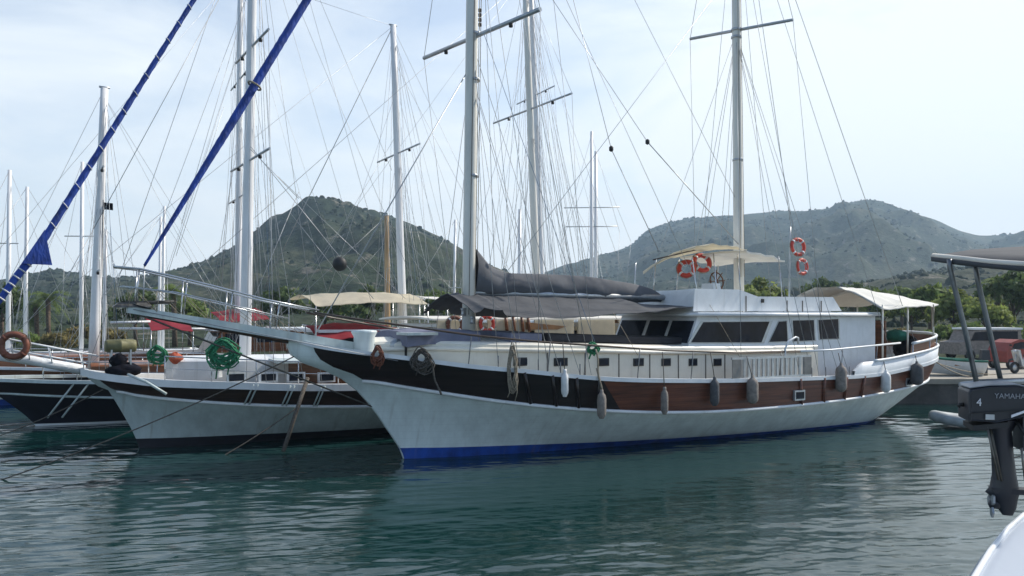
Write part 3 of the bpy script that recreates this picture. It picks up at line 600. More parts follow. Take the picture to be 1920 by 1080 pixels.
# wheelhouse
T_WH = 1.68
wf, wb_ = loc(1222, 640, T_WH).x, loc(1641, 640, T_WH).x; ZR = 3.47
zt = lambda s: tz(min(s, 13)) - .04
sf0, ss0 = loc(1241, 641, .5).x, loc(1288, 641, T_WH).x; sf1, ss1 = sf0 + .42, ss0 + .40
ring = lambda f, sh, z: [(f, -.5, z), (sh, -T_WH, z), (wb_, -T_WH, z), (wb_, T_WH, z), (sh, T_WH, z), (f, .5, z)]
rb_, rt_ = ring(sf0, ss0, zt(sf0) - .05), ring(sf1, ss1, ZR)
wh = MB(); wh.grid([rb_ + [rb_[0]], rt_ + [rt_[0]]], False); wh.add(rt_, [tuple(range(6))]); wh.prism([(ss0 + 3.2, -T_WH + .002, 2.58), (wb_, -T_WH + .002, 2.58), (wb_, -T_WH + .002, 1.55), (ss0 + 3.2, -T_WH + .002, 1.7)], (0, 2 * T_WH - .004, 0))
who = wh.build('wheelhouse', M['white'], root)
rp = [(ss1 - .12, -T_WH - .14), (wb_ + .05, -T_WH - .14), (wb_ + .05, T_WH + .14), (ss1 - .12, T_WH + .14), (sf1 - .25, .62), (sf1 - .25, -.62)]
MB().prism([(x, y, ZR + .002) for x, y in rp], (0, 0, .11)).build('roof', M['white'], who)
MB().tube([(sf1 - .25, .62, ZR + .03), (sf1 - .25, -.62, ZR + .03), (ss1 - .12, -T_WH - .15, ZR + .03), (wb_, -T_WH - .15, ZR + .03)], .05, 8).build('roof_trim', M['white'], who)
def front_pane(i, j, u0, u1):
    q = lambda u, v: lerp(lerp(Vector(rb_[i]), Vector(rb_[j]), u), lerp(Vector(rt_[i]), Vector(rt_[j]), u), v)
    n = (q(1, 0) - q(0, 0)).cross(q(0, 1) - q(0, 0)).normalized(); n = n if n.x < 0 else -n
    c = [q(u0, .18), q(u1, .18), q(u1, .84), q(u0, .84)]; MB().prism([p - n * .01 for p in c], n * .028).build('windscreen_pane', M['glass'], who)
front_pane(5, 0, .08, .92); front_pane(0, 1, .07, .93); front_pane(5, 4, .07, .93)
for pix in ([(1296, 642), (1319, 604), (1443, 603), (1428, 642)], [(1443, 641), (1461, 603), (1475, 602), (1477, 640)], [(1487, 601), (1526, 600), (1528, 638), (1489, 640)], [(1535, 600), (1572, 598), (1573, 635), (1538, 636)]):
    cx, cy = sum(p[0] for p in pix) / 4, sum(p[1] for p in pix) / 4
    wo = G.panel([(cx + (x - cx) * 1.07 + (1.2 if x > cx else -1.2), cy + (y - cy) * 1.09) for x, y in pix], T_WH + .012, .03, 'window_frame', M['alloy'], who)
    G.panel(pix, T_WH + .02, .02, 'pane', M['glass'], wo)
MB().box((loc(1650, 640, 1.2).x + .02, -1.0, 2.45), (.06, .8, 1.7)).build('cabin_door', M['wood_brown'], who)
MB().box((wb_ + .03, .5, 2.45), (.05, 2.0, 1.6)).build('aft_bulkhead', M['wood_brown'], who)
# flybridge coaming, hollow
fb = [(1300, 583), (1303, 541), (1386, 543), (1421, 556), (1562, 557), (1578, 583)]
T_FB = 1.52
for sg in (1, -1):
    poly = [loc(x, y, T_FB) for x, y in fb]; poly = [Vector((p.x, p.y * sg, max(p.z, ZR + .112))) for p in poly]
    f_ = MB().prism(poly, (0, .06 * sg, 0)).build('flybridge_side', M['white'], root)
fx, fxs, ztop = loc(1256, 560, .5).x, loc(1301, 560, T_FB).x, loc(1301, 541, T_FB).z
MB().prism([(fx, -.5, ZR + .114), (fx, .5, ZR + .114), (fx + .1, .5, ztop - .02), (fx + .1, -.5, ztop - .02)], (.05, 0, 0)).build('flybridge_front', M['white'], root)
for sg in (1, -1): MB().prism([(fx, -sg * .502, ZR + .114), (fxs, -sg * (T_FB - .002), ZR + .114), (fxs + .03, -sg * (T_FB - .002), ztop - .002), (fx + .1, -sg * .502, ztop - .02)], (.05, sg * .03, 0)).build('flybridge_front', M['white'], root)
fx2 = loc(1560, 560, T_FB).x; MB().box((fx2, 0, ZR + .11 + .22), (.06, 2 * T_FB - .13, .44)).build('flybridge_back', M['white'], root)
for px in (1399, 1476, 1505, 1540):
    c = loc(px, 570, T_FB + .02); MB().box((c.x, c.y, (ZR + .12 + 4.0) / 2 - (.0 if px < 1420 else .05)), (.022, .02, .5 if px < 1420 else .36)).build('panel_seam', M['seam'], root)
c = loc(1430, 564, T_FB + .02); MB().box((c.x, c.y, c.z), (.1, .03, .11)).build('vent', M['rubber'], root)
# helm: wheel and console
c = loc(1333, 538, .6); hc = MB().box((c.x, c.y, c.z - .25), (.35, .6, .7), .8).build('helm_console', M['white'], root)
whl = MB().torus((c.x - .22 + .45, c.y, c.z + .18), .26, .022, (1, 0, .25), 22, 6)
for k in range(4):
    a = k * math.pi / 4; d = Vector((0, math.cos(a), math.sin(a))) * .33; whl.tube([Vector((c.x + .23, c.y, c.z + .18)) - d, Vector((c.x + .23, c.y, c.z + .18)) + d], .016, 5)
whl.build('steering_wheel', M['wood_brown'], hc)
# upper sun canopy
rows = []
for px, z, hw in ((1209, 5.06, .95), (1225, 5.14, 1.2), (1265, 5.26, 1.38), (1310, 5.34, 1.45), (1350, 5.40, 1.48), (1392, 5.38, 1.48)):
    s = loc(px, 470, lerp(-.9, 1.3, (px - 1209) / 183)).x; rows.append([(s, t * hw, z + .12 * (1 - t * t) - .30 * t * sat((1380 - px) / 140)) for t in (-1, -.6, -.2, .2, .6, 1)])
cn = canopy(root, rows, M['canvas'], 'sun_canopy')
rows = []
for px, z in ((1394, 5.36), (1420, 5.32), (1445, 5.24), (1466, 5.14)):
    s = loc(px, 470, 1.3).x; rows.append([(s, t * 1.42, z + .06 * (1 - t * t)) for t in (-1, -.5, 0, .5, 1)])
canopy(root, rows, M['canvas_white'], 'sun_canopy', .05)
for px in (1300, 1340, 1385, 1462):
    s = loc(px, 470, 1.3).x
    for sg in (1, -1): MB().tube([(s, sg * 1.25, 5.25 if px > 1320 else 5.1), (s + (.1 if px < 1310 else 0), sg * 1.45, ZR + .1)], .018, 6).build('canopy_pole', M['steel'], cn)
MB().tube([loc(1225, 487, .9), loc(1280, 474, .3), loc(1330, 463, -.3)], .02, 5).build('canopy_batten', M['rail_wood'], cn)
# stern awning
rows = []
for px, tq, zc, ze, hw in ((1548, -1.2, 4.30, 4.06, 1.35), (1575, -.6, 4.40, 3.96, 1.75), (1610, .6, 4.48, 3.78, 2.0), (1652, 2.1, 4.52, 3.70, 2.1), (1700, 2.05, 4.46, 3.76, 2.05), (1740, 1.8, 4.3, 3.82, 1.8), (1760, 1.4, 4.1, 3.86, 1.4)):
    s = loc(px, 570, tq).x; rows.append([(s, t * hw, lerp(zc, ze, abs(t) ** 1.5)) for t in (-1, -.8, -.5, -.2, .2, .5, .8, 1)])
aw = canopy(root, rows, M['canvas_white'], 'stern_awning', .03)
for px, py, t in ((1655, 655, 2.0), (1702, 655, 1.9), (1750, 640, 1.5)):
    for sg in (1, -1):
        p = loc(px, py, t); MB().tube([(p.x, p.y * sg, G.fd_z(p.x)), (p.x, p.y * sg, 3.82)], .028, 8).build('awning_post', M['cream'], aw)
for k in range(9):                               # bamboo fringe at the after end
    s = lerp(loc(1745, 600, 1.6).x, loc(1766, 600, .6).x, k / 8); t = lerp(1.7, .2, k / 8)
    MB().tube([(s, -t, 3.85), (s + .03, -t, 3.85 - random.uniform(.5, 1.3))], .018, 5).build('awning_tie', M['rope'], aw)
# stern seat back
sb = [(s, -sg * max(G.td(s) - .03, 0), G.fd_z(s) + .75) for sg, ss in ((1, [16.6 + 3.3 * k / 12 for k in range(13)]), (-1, [19.9 - 3.3 * k / 12 for k in range(1, 13)])) for s in ss]
sr_ = MB().tube(sb, .05, 8).build('stern_rail', M['white'], root)
MB().grid([[(p[0] - .04, p[1] * .97, p[2] - .5) for p in sb], [(p[0] - .02, p[1] * .98, p[2] - .06) for p in sb]]).build('seat_back', M['wood_brown'], root)
for i in (0, 4, 8, 10, 14, 16, 20, 24): p = sb[i]; MB().tube([p, (p[0], p[1], p[2] - .75)], .02, 6).build('stanchion', M['steel'], sr_)
# side handrail: dark timber rail on thin stanchions, white at the after end
hpix = [(588, 586), (660, 597), (760, 611), (880, 628), (1000, 640), (1115, 648), (1250, 657), (1380, 661), (1500, 659)]
def on_rail(px, py):
    t = 1.5
    for _ in range(30): p = loc(px, py, t); t = G.td(p.x) - .06
    return p
hp = [on_rail(*p) for p in hpix]; hr = MB().tube(hp, .026, 7).build('handrail', M['rail_wood'], root)
hp2 = [on_rail(*p) for p in ((1500, 659), (1560, 656), (1620, 650), (1688, 643))]; MB().tube(hp2, .03, 7).build('handrail', M['white'], root)
MB().tube([(p.x, -p.y, p.z) for p in hp], .026, 7).build('handrail', M['rail_wood'], root)
for px in (884, 1032, 1100, 1200, 1300, 1465, 1580, 1645):
    yy = float(np.interp(px, [p[0] for p in hpix] + [1688], [p[1] for p in hpix] + [643])); p = on_rail(px, yy)
    for sg in (1, -1): MB().tube([(p.x, p.y * sg, p.z), (p.x - .08, p.y * sg, G.fd_z(p.x))], .014, 6).build('stanchion', M['post_steel'], hr)
# boarding davit: curved white pipe
dv = [on_rail(1473, 700), on_rail(1472, 655), on_rail(1478, 640), on_rail(1492, 632), on_rail(1496, 633), on_rail(1497, 645)]
MB().tube(dv, .03, 8).build('boarding_davit', M['white'], root)
# masts
FM0, FMt = Vector((loc(878, 650, 0).x, 0, 2.3)), loc(891, -560, 0)
MM0, MMt = Vector((loc(1386, 540, 0).x, 0, 3.5)), loc(1376, -420, 0)
fm = G.mast(FM0, FMt, .175, .13, M['mast'], 'foremast'); mm = G.mast(MM0, MMt, .16, .11, M['mast'], 'mainmast')
f_sp = (loc(795, 109, -2.3), loc(1013, 17, 2.5)); m_sp = (loc(1294, 73, -1.55), loc(1487, 37, 1.65))
sp1 = G.spreader(fm, *f_sp, .055); sp2 = G.spreader(mm, *m_sp, .05, bits=False)
for k in range(4): MB().lathe(loc(900, 46 - k * 9, -.2), [(0, -.05), (.045, -.045), (.05, .03), (0, .05)], 8).build('signal_lamp', M['rubber'], fm)
MB().tube([loc(899, 55, -.2), loc(900, 15, -.2)], .01, 5).build('lamp_bracket', M['alloy'], fm)
chain = lambda s, sg=1: Vector((s, -sg * G.td(s) + sg * .04, G.fd_z(s) + .05))
ftop = lambda py: loc(878 + 12 * (650 - py) / 650, py, 0)
mtop = lambda py: loc(1386 - 6 * (540 - py) / 540, py, 0)
for sg in (1, -1):
    e = f_sp[1] if sg == 1 else f_sp[0]
    G.line(fm, e, chain(2.55, sg)); G.line(fm, e, FMt); 
    for s, py in ((1.6, 90), (2.1, 150), (3.1, 150), (3.6, 90), (2.8, -250), (3.9, -400)): G.line(fm, ftop(py), chain(s, sg))
    e = m_sp[1] if sg == 1 else m_sp[0]
    G.line(mm, e, chain(12.0, sg)); G.line(mm, e, MMt)
    for s, py in ((10.9, 65), (11.4, 65), (12.6, 65), (13.1, 65), (11.7, -200)): G.line(mm, mtop(py), chain(s, sg))
    G.line(mm, mtop(-330), chain(17.2, sg), .010, name='backstay'); G.line(mm, mtop(-250), chain(15.6, sg), name='backstay')
    G.line(mm, mtop(60), chain(8.6, sg), .007)
    for s in (1.6, 2.1, 2.55, 3.1, 3.6, 10.9, 11.4, 12.0, 12.6, 13.1):
        c = chain(s, sg); MB().tube([c - Vector((0, 0, .02)), c + Vector((0, 0, .24))], .014, 6).build('turnbuckle', M['post_steel'], root)
G.line(fm, loc(873, 140, .1), (-2.2, 0, 3.0), .016, name='forestay')
G.line(fm, FMt, MMt, .009, name='triatic_stay'); G.line(mm, mtop(-60), ftop(620) + Vector((0, 0, .2)), .008, name='stay')
G.line(mm, mtop(470) + Vector((0, -.1, .1)), loc(1214, 266, .1), .014, M['wire'], 'sheet_tackle'); G.line(mm, loc(1214, 266, .1), loc(1030, -10, .1), .008, name='halyard')
G.line(mm, loc(1146, 279, .5), loc(1235, 470, .5), .011, M['wire'], 'sheet_tackle'); G.line(mm, loc(1146, 279, .5), loc(1075, 0, .3), .008, name='halyard')
for p in (loc(1214, 266, .1), loc(1146, 279, .5)): MB().lathe(p, [(0, -.09), (.06, -.05), (.06, .05), (0, .09)], 8).build('block', M['rubber'], fm)
for a_, c_ in (((906, 60), (1115, 640)), ((1038, 0), (1112, 650)), ((900, 200), (1036, 690)), ((905, -100), (980, 700)), ((1180, -20), (1383, 380)), ((1000, 100), (1090, 600)), ((1062, 0), (1300, 520))):
    G.line(fm, loc(*a_, .8 if a_[0] != 1180 else 0), loc(*c_, 1.6 if c_[0] != 1383 else 0), .007, M['rope_blue'] if a_[0] in (906,) else None, 'halyard')
# furled blue jib on the forestay
for m_, f_, pys in ((fm, ftop, (64, 150, 330, 560)), (mm, mtop, (56, 70, 300))):
    for py in pys: p = f_(py); MB().lathe(p, [(.165 if m_ is fm else .15, -.04), (.18 if m_ is fm else .165, -.03), (.18 if m_ is fm else .165, .03), (.165 if m_ is fm else .15, .04)], 18).build('mast_band', M['alloy'], m_)
for dx, dy, py in ((0, -.21, 600), (-.2, -.08, 585), (.05, -.2, 570)):
    p = ftop(py) + Vector((dx, dy, 0)); MB().lathe(p, [(0, -.09), (.075, -.09), (.05, -.03), (.05, .05), (.08, .09), (0, .09)], 12).build('winch', M['alloy'], fm)
for k, (dx, dy) in enumerate(((.06, -.2), (-.1, -.19), (.19, -.06))): G.line(fm, ftop(-200) + Vector((dx * .8, dy * .85, 0)), ftop(590) + Vector((dx, dy, 0)), .009, M['rope_dark'] if k else M['rope'], 'halyard')
for k, (dx, dy) in enumerate(((.05, -.18), (-.09, -.17))): G.line(mm, mtop(-200) + Vector((dx * .8, dy * .85, 0)), mtop(520) + Vector((dx, dy, 0)), .009, M['rope'], 'halyard')
j0 = loc(271, 498, 0); jt = FMt - Vector((0, 0, .6)); G.line(fm, bt + Vector((.3, 0, .05)), j0, .014, name='forestay')
n_ = 160; pts = []; rs = []
for k in range(n_ + 1):
    f = k / n_; p = lerp(j0, jt, f); pts.append(p + Vector((0, .006 * math.sin(k * 1.3), 0))); rs.append((.028 + .068 * sat(f * 4.2) * (1 - .3 * f)) * (1 + .035 * math.sin(k * 2.9) + .05 * mnoise.noise((k * .7, 0, 0))))
jb = MB().tube(pts, rs, 10).build('furled_jib', M['blue_canvas'], fm)
MB().torus(lerp(j0, jt, .288), .15, .022, jt - j0, 14, 6).build('sail_tie', M['rope'], jb)
# boom with stowed sail under a grey cover and the grey awning below it
B0, B1 = FM0.copy(), loc(1245, 558, .15); B0.z = loc(890, 548, 0).z; bm = MB().tube([B0, B1], [.1, .08], 10).build('boom', M['alloy'], fm)
up_e = [(891, 463), (905, 478), (925, 500), (955, 512), (1000, 513), (1050, 515), (1100, 518), (1150, 526), (1190, 532), (1225, 543), (1246, 558)]
lo_e = [(891, 545), (905, 546), (925, 546), (955, 546), (1000, 546), (1050, 548), (1100, 552), (1150, 557), (1190, 559), (1225, 561), (1246, 562)]
lo_e = [(x_, y_ + 9 - 4 * (x_ > 1200)) for x_, y_ in lo_e]
rows = []; fine = 60
ue = pchip([p[0] for p in up_e], [p[1] for p in up_e]); le = pchip([p[0] for p in lo_e], [p[1] for p in lo_e])
for k in range(fine + 1):
    x = lerp(891, 1246, k / fine); a_, c_ = loc(x, ue(x), 0.03), loc(x, le(x), 0.03); hgt = a_.z - c_.z; wd_ = min(.21, .09 + hgt * .18)
    r = []
    for i in range(15):
        an = 2 * math.pi * i / 14; yy = -math.sin(an); zz = -math.cos(an)
        fold = 1 + .10 * math.sin(k * .55 + 2.2 * zz) + .06 * math.sin(k * 1.25 - 3 * zz)
        r.append((a_.x + .03 * math.sin(zz * 3 + k * .4), yy * wd_ * (1 - .55 * max(zz, 0)) * fold, (a_.z + c_.z) / 2 + zz * hgt / 2))
    rows.append(r)
MB().grid(rows).build('sail_cover', M['cover'], bm)
rows = []
for px, ey in ((818, 577), (850, 580), (890, 588), (950, 590), (1020, 593), (1090, 592), (1150, 588), (1215, 583), (1270, 577), (1330, 571)):
    p = loc(px, ey, 1.5) if px > 860 else loc(px, ey, -1.2); f = sat((p.x - B0.x) / (B1.x - B0.x)); ridge = lerp(B0.z, B1.z, f) - .03
    if px > 1250: ridge = lerp(ridge, p.z + .05, .8)
    ez = p.z; rows.append([(p.x, t * 1.5, lerp(ridge, ez, abs(t) ** 1.35) + .02 * math.sin(px * .07 + 4 * t)) for t in (-1, -.75, -.5, -.25, 0, .25, .5, .75, 1)])
rows.sort(key=lambda r: r[0][0])
canopy(fm, rows, M['awning_dark'], 'boom_awning', .015)
for p in (rows[0][0], rows[3][0], rows[6][0], rows[-1][0]): G.line(fm, p, (p[0], -G.td(p[0]) + .05, G.fd_z(p[0]) + .6), .006, M['rope'], 'awning_line')
# flybridge pole with aerial
MP = loc(1479, 560, 1.2); G.mast((MP.x, MP.y, ZR), loc(1482, 425, 1.2), .03, .02, M['alloy'], 'signal_pole', False)

# things carried by the white gulet
def side_pt(px, py, off=.2):
    t = 1.5
    for _ in range(30): p = loc(px, py, t); t = max(G.td(p.x), G.tr(p.x)) + off
    return p
FN = [(1059, 697, 744, .105, 'fender_white', 'slim white fender hanging against the dark forward bulwark', (1055, 640)),
      (1128, 735, 785, .13, 'fender_tan', 'tan fender with rope top where dark bulwark meets red planks', (1118, 690)),
      (1246, 730, 777, .105, 'fender_tan', 'slim tan fender hanging on the rub rail under the fifth portlight', (1242, 660)),
      (1340, 711, 761, .13, 'fender_grey', 'dark grey fender hanging below the last small portlight', (1332, 660)),
      (1411, 708, 757, .16, 'fender_tan', 'fat tan and dark fender under the stowed slatted gangway', (1400, 668)),
      (1577, 685, 735, .15, 'fender_tan', 'pale grey fender high on the bulwark just before the quarter board', (1572, 662)),
      (1661, 697, 736, .13, 'fender_white', 'whitish bottle shaped fender below the quarter board', (1656, 672)),
      (1719, 681, 722, .17, 'fender_grey', 'fat grey fender beside the aftermost framed port', (1716, 664))]
for px, y0, y1, r, m, lab, hg in FN:
    p0, p1 = G.out(side_pt(px, y0, r)), G.out(side_pt(px, y1, r)); h_ = G.out(side_pt(hg[0], hg[1], .02))
    fender(p0, p0.z - p1.z, r * (p0.y / 22.0), M[m], lab, h_, 'rope_dark')
red_g = 'red lifebuoys on the flybridge'
lifebuoy(G.out(loc(1496, 463, 1.3)), .235, (.35, -.9, .1), M['buoy_red'], 'red lifebuoy tied high on the aerial pole', r=.055, grp=red_g)
lifebuoy(G.out(loc(1504, 500, 1.3)), .215, (.5, -.85, .05), M['buoy_red'], 'red lifebuoy hanging lower on the aerial pole', r=.05, grp=red_g)
lifebuoy(G.out(loc(1316, 493, -.4)), .25, (.2, -.9, .3), M['buoy_red'], 'bright red lifebuoy under the cream sun canopy, higher of two', r=.07, grp=red_g)
lifebuoy(G.out(loc(1287, 504, -.2)), .22, (-.3, -.9, .3), M['buoy_red'], 'red lifebuoy under the cream sun canopy, lower of two', r=.07, grp=red_g)
coil(G.out(side_pt(961, 690, .08)), .22, M['rope'], 'long hank of tan rope hanging over the cap rail', hang=2.6, n=20, r=.013)
coil(G.out(side_pt(790, 672, .08)), .24, M['rope_dark'], 'dark rope bundle with trailing ends on the forward rail', hang=1.0, n=18, r=.015)
coil(G.out(side_pt(708, 665, .08)), .16, M['buoy_brown'], 'small brownish rope bundle near the bow', hang=1.3, n=14, r=.014)
coil(G.out(loc(1111, 652, 2.2)), .14, M['rope_green'], 'green and white rope knotted on the handrail', hang=.9, n=7, r=.022)
for a_, c_, lab, m in (((1117, 655), (1128, 735), 'frayed pale rope running from green knot to tan fender', 'rope'), ((805, 675), (826, 740), 'thin tan line dangling from the dark rope bundle', 'rope_dark')):
    a3, c3 = G.out(side_pt(*a_, .1)), G.out(side_pt(*c_, .12)); tag(MB().tube([lerp(a3, c3, k / 8) + Vector((.02 * math.sin(k), 0, 0)) for k in range(9)], .025, 6).build('rope', M[m]), lab, 'rope')
# slatted gangway stowed along the rail
gw = empty('gangway', G.out(side_pt(1372, 692, -.02)), G.th, 'slatted grey boarding gangway stowed on edge along the rail', 'gangway')
glen = (side_pt(1520, 692, 0) - side_pt(1372, 692, 0)).x
for z in (-.27, .27): MB().box((glen / 2, 0, z), (glen, .05, .06)).build('side_rail', M['alloy'], gw)
for k in range(17): MB().box((glen * (k + .5) / 17, 0, 0), (glen / 40, .035, .48)).build('slat', M['alloy'], gw)
MB().box((.14, -.03, 0), (.3, .02, .5)).build('net_panel', M['net'], gw)
MB().box((glen - .16, -.03, 0), (.3, .02, .5)).build('net_panel', M['net'], gw)
# dark heap and green cloth on the after deck
p = G.out(loc(1702, 650, 1.3)); tp = empty('tarpaulin_heap', p, G.th, 'black tarpaulin heap under the stern awning', 'tarpaulin')
def lump(c, d, seed, n=22):
    rows = []
    for i in range(13):
        ph = math.pi * i / 12; rows.append([(c[0] + d[0] * math.sin(ph) * math.cos(2 * math.pi * k / n) * (1 + .34 * mnoise.noise((2.2 * math.cos(2 * math.pi * k / n), 2.2 * math.sin(2 * math.pi * k / n) + i * .35, seed))), c[1] + d[1] * math.sin(ph) * math.sin(2 * math.pi * k / n) * (1 + .34 * mnoise.noise((2.2 * math.cos(2 * math.pi * k / n) + 5, 2.2 * math.sin(2 * math.pi * k / n) + i * .35, seed + 3))), c[2] + d[2] * math.cos(ph) * (1 + .4 * mnoise.noise((1.8 * math.cos(2 * math.pi * k / n), 1.8 * math.sin(2 * math.pi * k / n), seed + 9)))) for k in range(n)])
    return rows
MB().grid(lump((0, 0, -.1), (.42, .5, .42), 1.0), close=True).build('cover', M['black_cloth'], tp)
gc = MB().grid(lump((0, 0, 0), (.4, .42, .2), 4.0), close=True).build('cloth_bundle', M['green_cloth']); gc.location = G.out(loc(1678, 630, 1.2)); tag(gc, 'folded dark green cloth beside the black heap under the awning', 'cloth')
# black anchor ball in the rigging
ab = MB().lathe((0, 0, 0), [(0, -.17)] + [(.17 * math.sin(math.pi * k / 10), -.17 * math.cos(math.pi * k / 10)) for k in range(1, 10)] + [(0, .17)], 16).build('anchor_ball', M['rubber']); ab.location = G.out(loc(637, 495, .0)); tag(ab, 'round black day shape ball hung on the forestay', 'signal ball')

# ------------------------------------------------------------------ neighbouring boats
def trunk_on(b, s0, s1, t0, z0, z1, m, name='cabin_trunk', lead=.6):
    rows = []
    for k in range(25):
        s = lerp(s0, s1, k / 24); t = t0 * (0.55 + .45 * sstep((s - s0) / (lead * 3))); z = lerp(z0, z1, k / 24); zb = min(b.fd_z(s) - .4, z - .3)
        rows.append([(s, -t, zb), (s, -t, z - .05), (s, -t + .06, z), (s, 0, z + .08), (s, t - .06, z), (s, t, z - .05), (s, t, zb)])
    mb = MB().grid(rows, False); mb.add(rows[0], [(0, 1, 2, 3, 4, 5, 6)]); mb.add(rows[-1], [(6, 5, 4, 3, 2, 1, 0)]); return mb.build(name, m, b.root)
def house_on(b, s0, s1, t, z0, z1, m, npanes=4, mg='glass'):
    h = MB().prism([(s0, -t, z0), (s0 + .5, -t, z1), (s1, -t, z1), (s1, -t, z0)], (0, 2 * t, 0)).build('wheelhouse', m, b.root)
    MB().box(((s0 + s1) / 2 + .2, 0, z1 + .06), (s1 - s0 + .2, 2 * t + .3, .1)).build('roof', M['white'], h)
    for k in range(npanes):
        a = lerp(s0 + .65, s1 - .2, k / npanes); c = lerp(s0 + .65, s1 - .2, (k + .82) / npanes)
        for sg in (1, -1): MB().box(((a + c) / 2, -sg * (t + .01), lerp(z0, z1, .66)), (c - a, .04, (z1 - z0) * .42)).build('pane', M[mg], h)
    for y0, y1 in ((-t * .9, -t * .34), (-t * .3, t * .3), (t * .34, t * .9)):
        MB().prism([(s0 + .26, y0, lerp(z0, z1, .5)), (s0 + .26, y1, lerp(z0, z1, .5)), (s0 + .45, y1, lerp(z0, z1, .9)), (s0 + .45, y0, lerp(z0, z1, .9))], (-.03, 0, .01)).build('windscreen_pane', M[mg], h)
    return h
def rails_on(b, s0, s1, h, m='steel', n=9, mid=True):
    for sg in (1, -1):
        pts = [(s, -sg * max(b.td(s) - .06, .05), b.fd_z(s) + h) for s in [lerp(s0, s1, k / 20) for k in range(21)]]
        o = MB().tube(pts, .02, 6).build('handrail', M[m], b.root)
        if mid: MB().tube([(p[0], p[1], p[2] - h * .5) for p in pts], .011, 5).build('lifeline', M[m], o)
        for k in range(n):
            p = pts[int(k * 20 / (n - 1))]; MB().tube([p, (p[0], p[1], p[2] - h)], .016, 6).build('stanchion', M[m], o)
def rig_on(b, fpx, fm_='mast_white', r=.15, sp=(), shr=6, stays=True, boom=None, hw=1.7):
    """mast given by base and top pixels on the centre plane"""
    base, top = b.loc(*fpx[0], 0), b.loc(*fpx[1], 0); z0 = base.z; base.z = min(base.z, b.fd_z(base.x) + .3)
    base.x += 0; m = b.mast(base, top, r, r * .68, M[fm_], 'mast'); H = top.z - base.z
    ends = []
    for f, wd_ in sp:
        c = lerp(base, top, f); e0, e1 = c + Vector((0, -wd_, .05)), c + Vector((0, wd_, .05)); b.spreader(m, e0, e1, .035); ends.append((e0, e1))
    for sg, k0 in ((1, 0), (-1, 1)):
        dk = lambda ds: Vector((base.x + ds, -sg * (b.td(base.x + ds) - .05), b.fd_z(base.x + ds) + .05))
        for i in range(shr):
            ds = lerp(-.9, 1.5, i / max(shr - 1, 1)); f = .99 if i % 2 else .62; b.line(m, lerp(base, top, f), dk(ds), .007)
        for e in ends: b.line(m, e[k0], dk(.25), .007); b.line(m, e[k0], top, .006)
    if stays:
        b.line(m, top, (b.d0 + .2, 0, b.fd_z(b.d0) + .1), .007, name='forestay'); b.line(m, lerp(base, top, .8), (max(base.x - 4, b.d0 + .6), 0, b.fd_z(0) + .2), .006, name='forestay')
        for sg in (1, -1): sx = min(base.x + 5.5, b.d1 - 1); b.line(m, lerp(base, top, .97), (sx, -sg * (b.td(sx) - .1), b.fd_z(sx)), .006, name='backstay')
        for k in range(3): b.line(m, lerp(base, top, .9 - .2 * k) + Vector((.15, -.15, 0)), base + Vector((.25 + .5 * k, -.3 + .25 * k, .5)), .006, M['rope_blue'] if k == 1 else None, 'halyard')
    return m, base, top
def awning_on(b, pix, t0, t1, m, sagz=.12, name='awning', th=.025, par=None, tilt=0.0):
    """pix: list of (px, z) along the boat"""
    rows = []
    for px, z in pix:
        s = b.loc(px, 590, (t0 + t1) / 2).x; rows.append([(s, -lerp(t0, t1, k / 6), z + tilt * (k / 6 - .5) + sagz * (1 - (k / 3 - 1) ** 2) + .015 * math.sin(px + 2 * k)) for k in range(7)])
    o = canopy(par or b.root, rows, m, name, th)
    for r in (rows[0], rows[-1]):
        for p in (r[0], r[-1]): MB().tube([p, (p[0], p[1], b.fd_z(p[0]))], .02, 6).build('awning_pole', M['steel'], o)
    return o

# second gulet: white hull, black bulwark
B2 = Boat('gulet', (-9.77, 21.0), 33, 'white gulet with black bulwark, brown cabin and a green hose coil on its rail', 'sailboat', ls=.9, bow=.5, beam=.86, shz=lambda z: 1.50 + .50 * (z - 1.73), ruz=lambda z: .90 + .62 * (z - .93))
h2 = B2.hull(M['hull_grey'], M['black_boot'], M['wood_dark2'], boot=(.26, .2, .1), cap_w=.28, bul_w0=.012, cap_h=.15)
r2 = B2.root
trunk_on(B2, .7, 4.2, 1.0, 2.32, 2.28, M['white'])
ct2 = trunk_on(B2, 3.2, 10.5, 1.62, 2.26, 2.16, M['wood_brown'], 'cabin'); MB().sheet([[(s, t * 1.75, 2.33 - .010 * (s - 3) - .06 * abs(t)) for t in (-1, -.4, .4, 1)] for s in (3.1, 5, 7, 9, 10.6)], .07).build('cabin_roof', M['hull_grey'], ct2)
for px in (443, 503, 555, 612, 668):
    c = B2.loc(px, 706, 1.64); o = MB().box((c.x, c.y, c.z - .02), (.5, .05, .28)).build('portlight', M['white'], ct2); MB().box((c.x, c.y - .02, c.z - .02), (.38, .04, .18)).build('pane', M['glass'], o)
for px in (470, 478, 536, 543, 592, 598):
    s = B2.loc(px, 735, 2.0).x; MB().tube([(s + .1, -B2.td(s) - .07, B2.fd_z(s) - .02), (s - .06, -B2.tr(s) - .07, B2.fr_z(s) + .02)], .022, 6).build('fender_board', M['hull_grey'], r2)
bp2 = [B2.loc(158, 694, 0), B2.loc(60, 676, 0), B2.loc(-70, 660, 0)]
bw2 = MB().tube(bp2, [.13, .12, .09], 10).build('bowsprit', M['white'], r2)
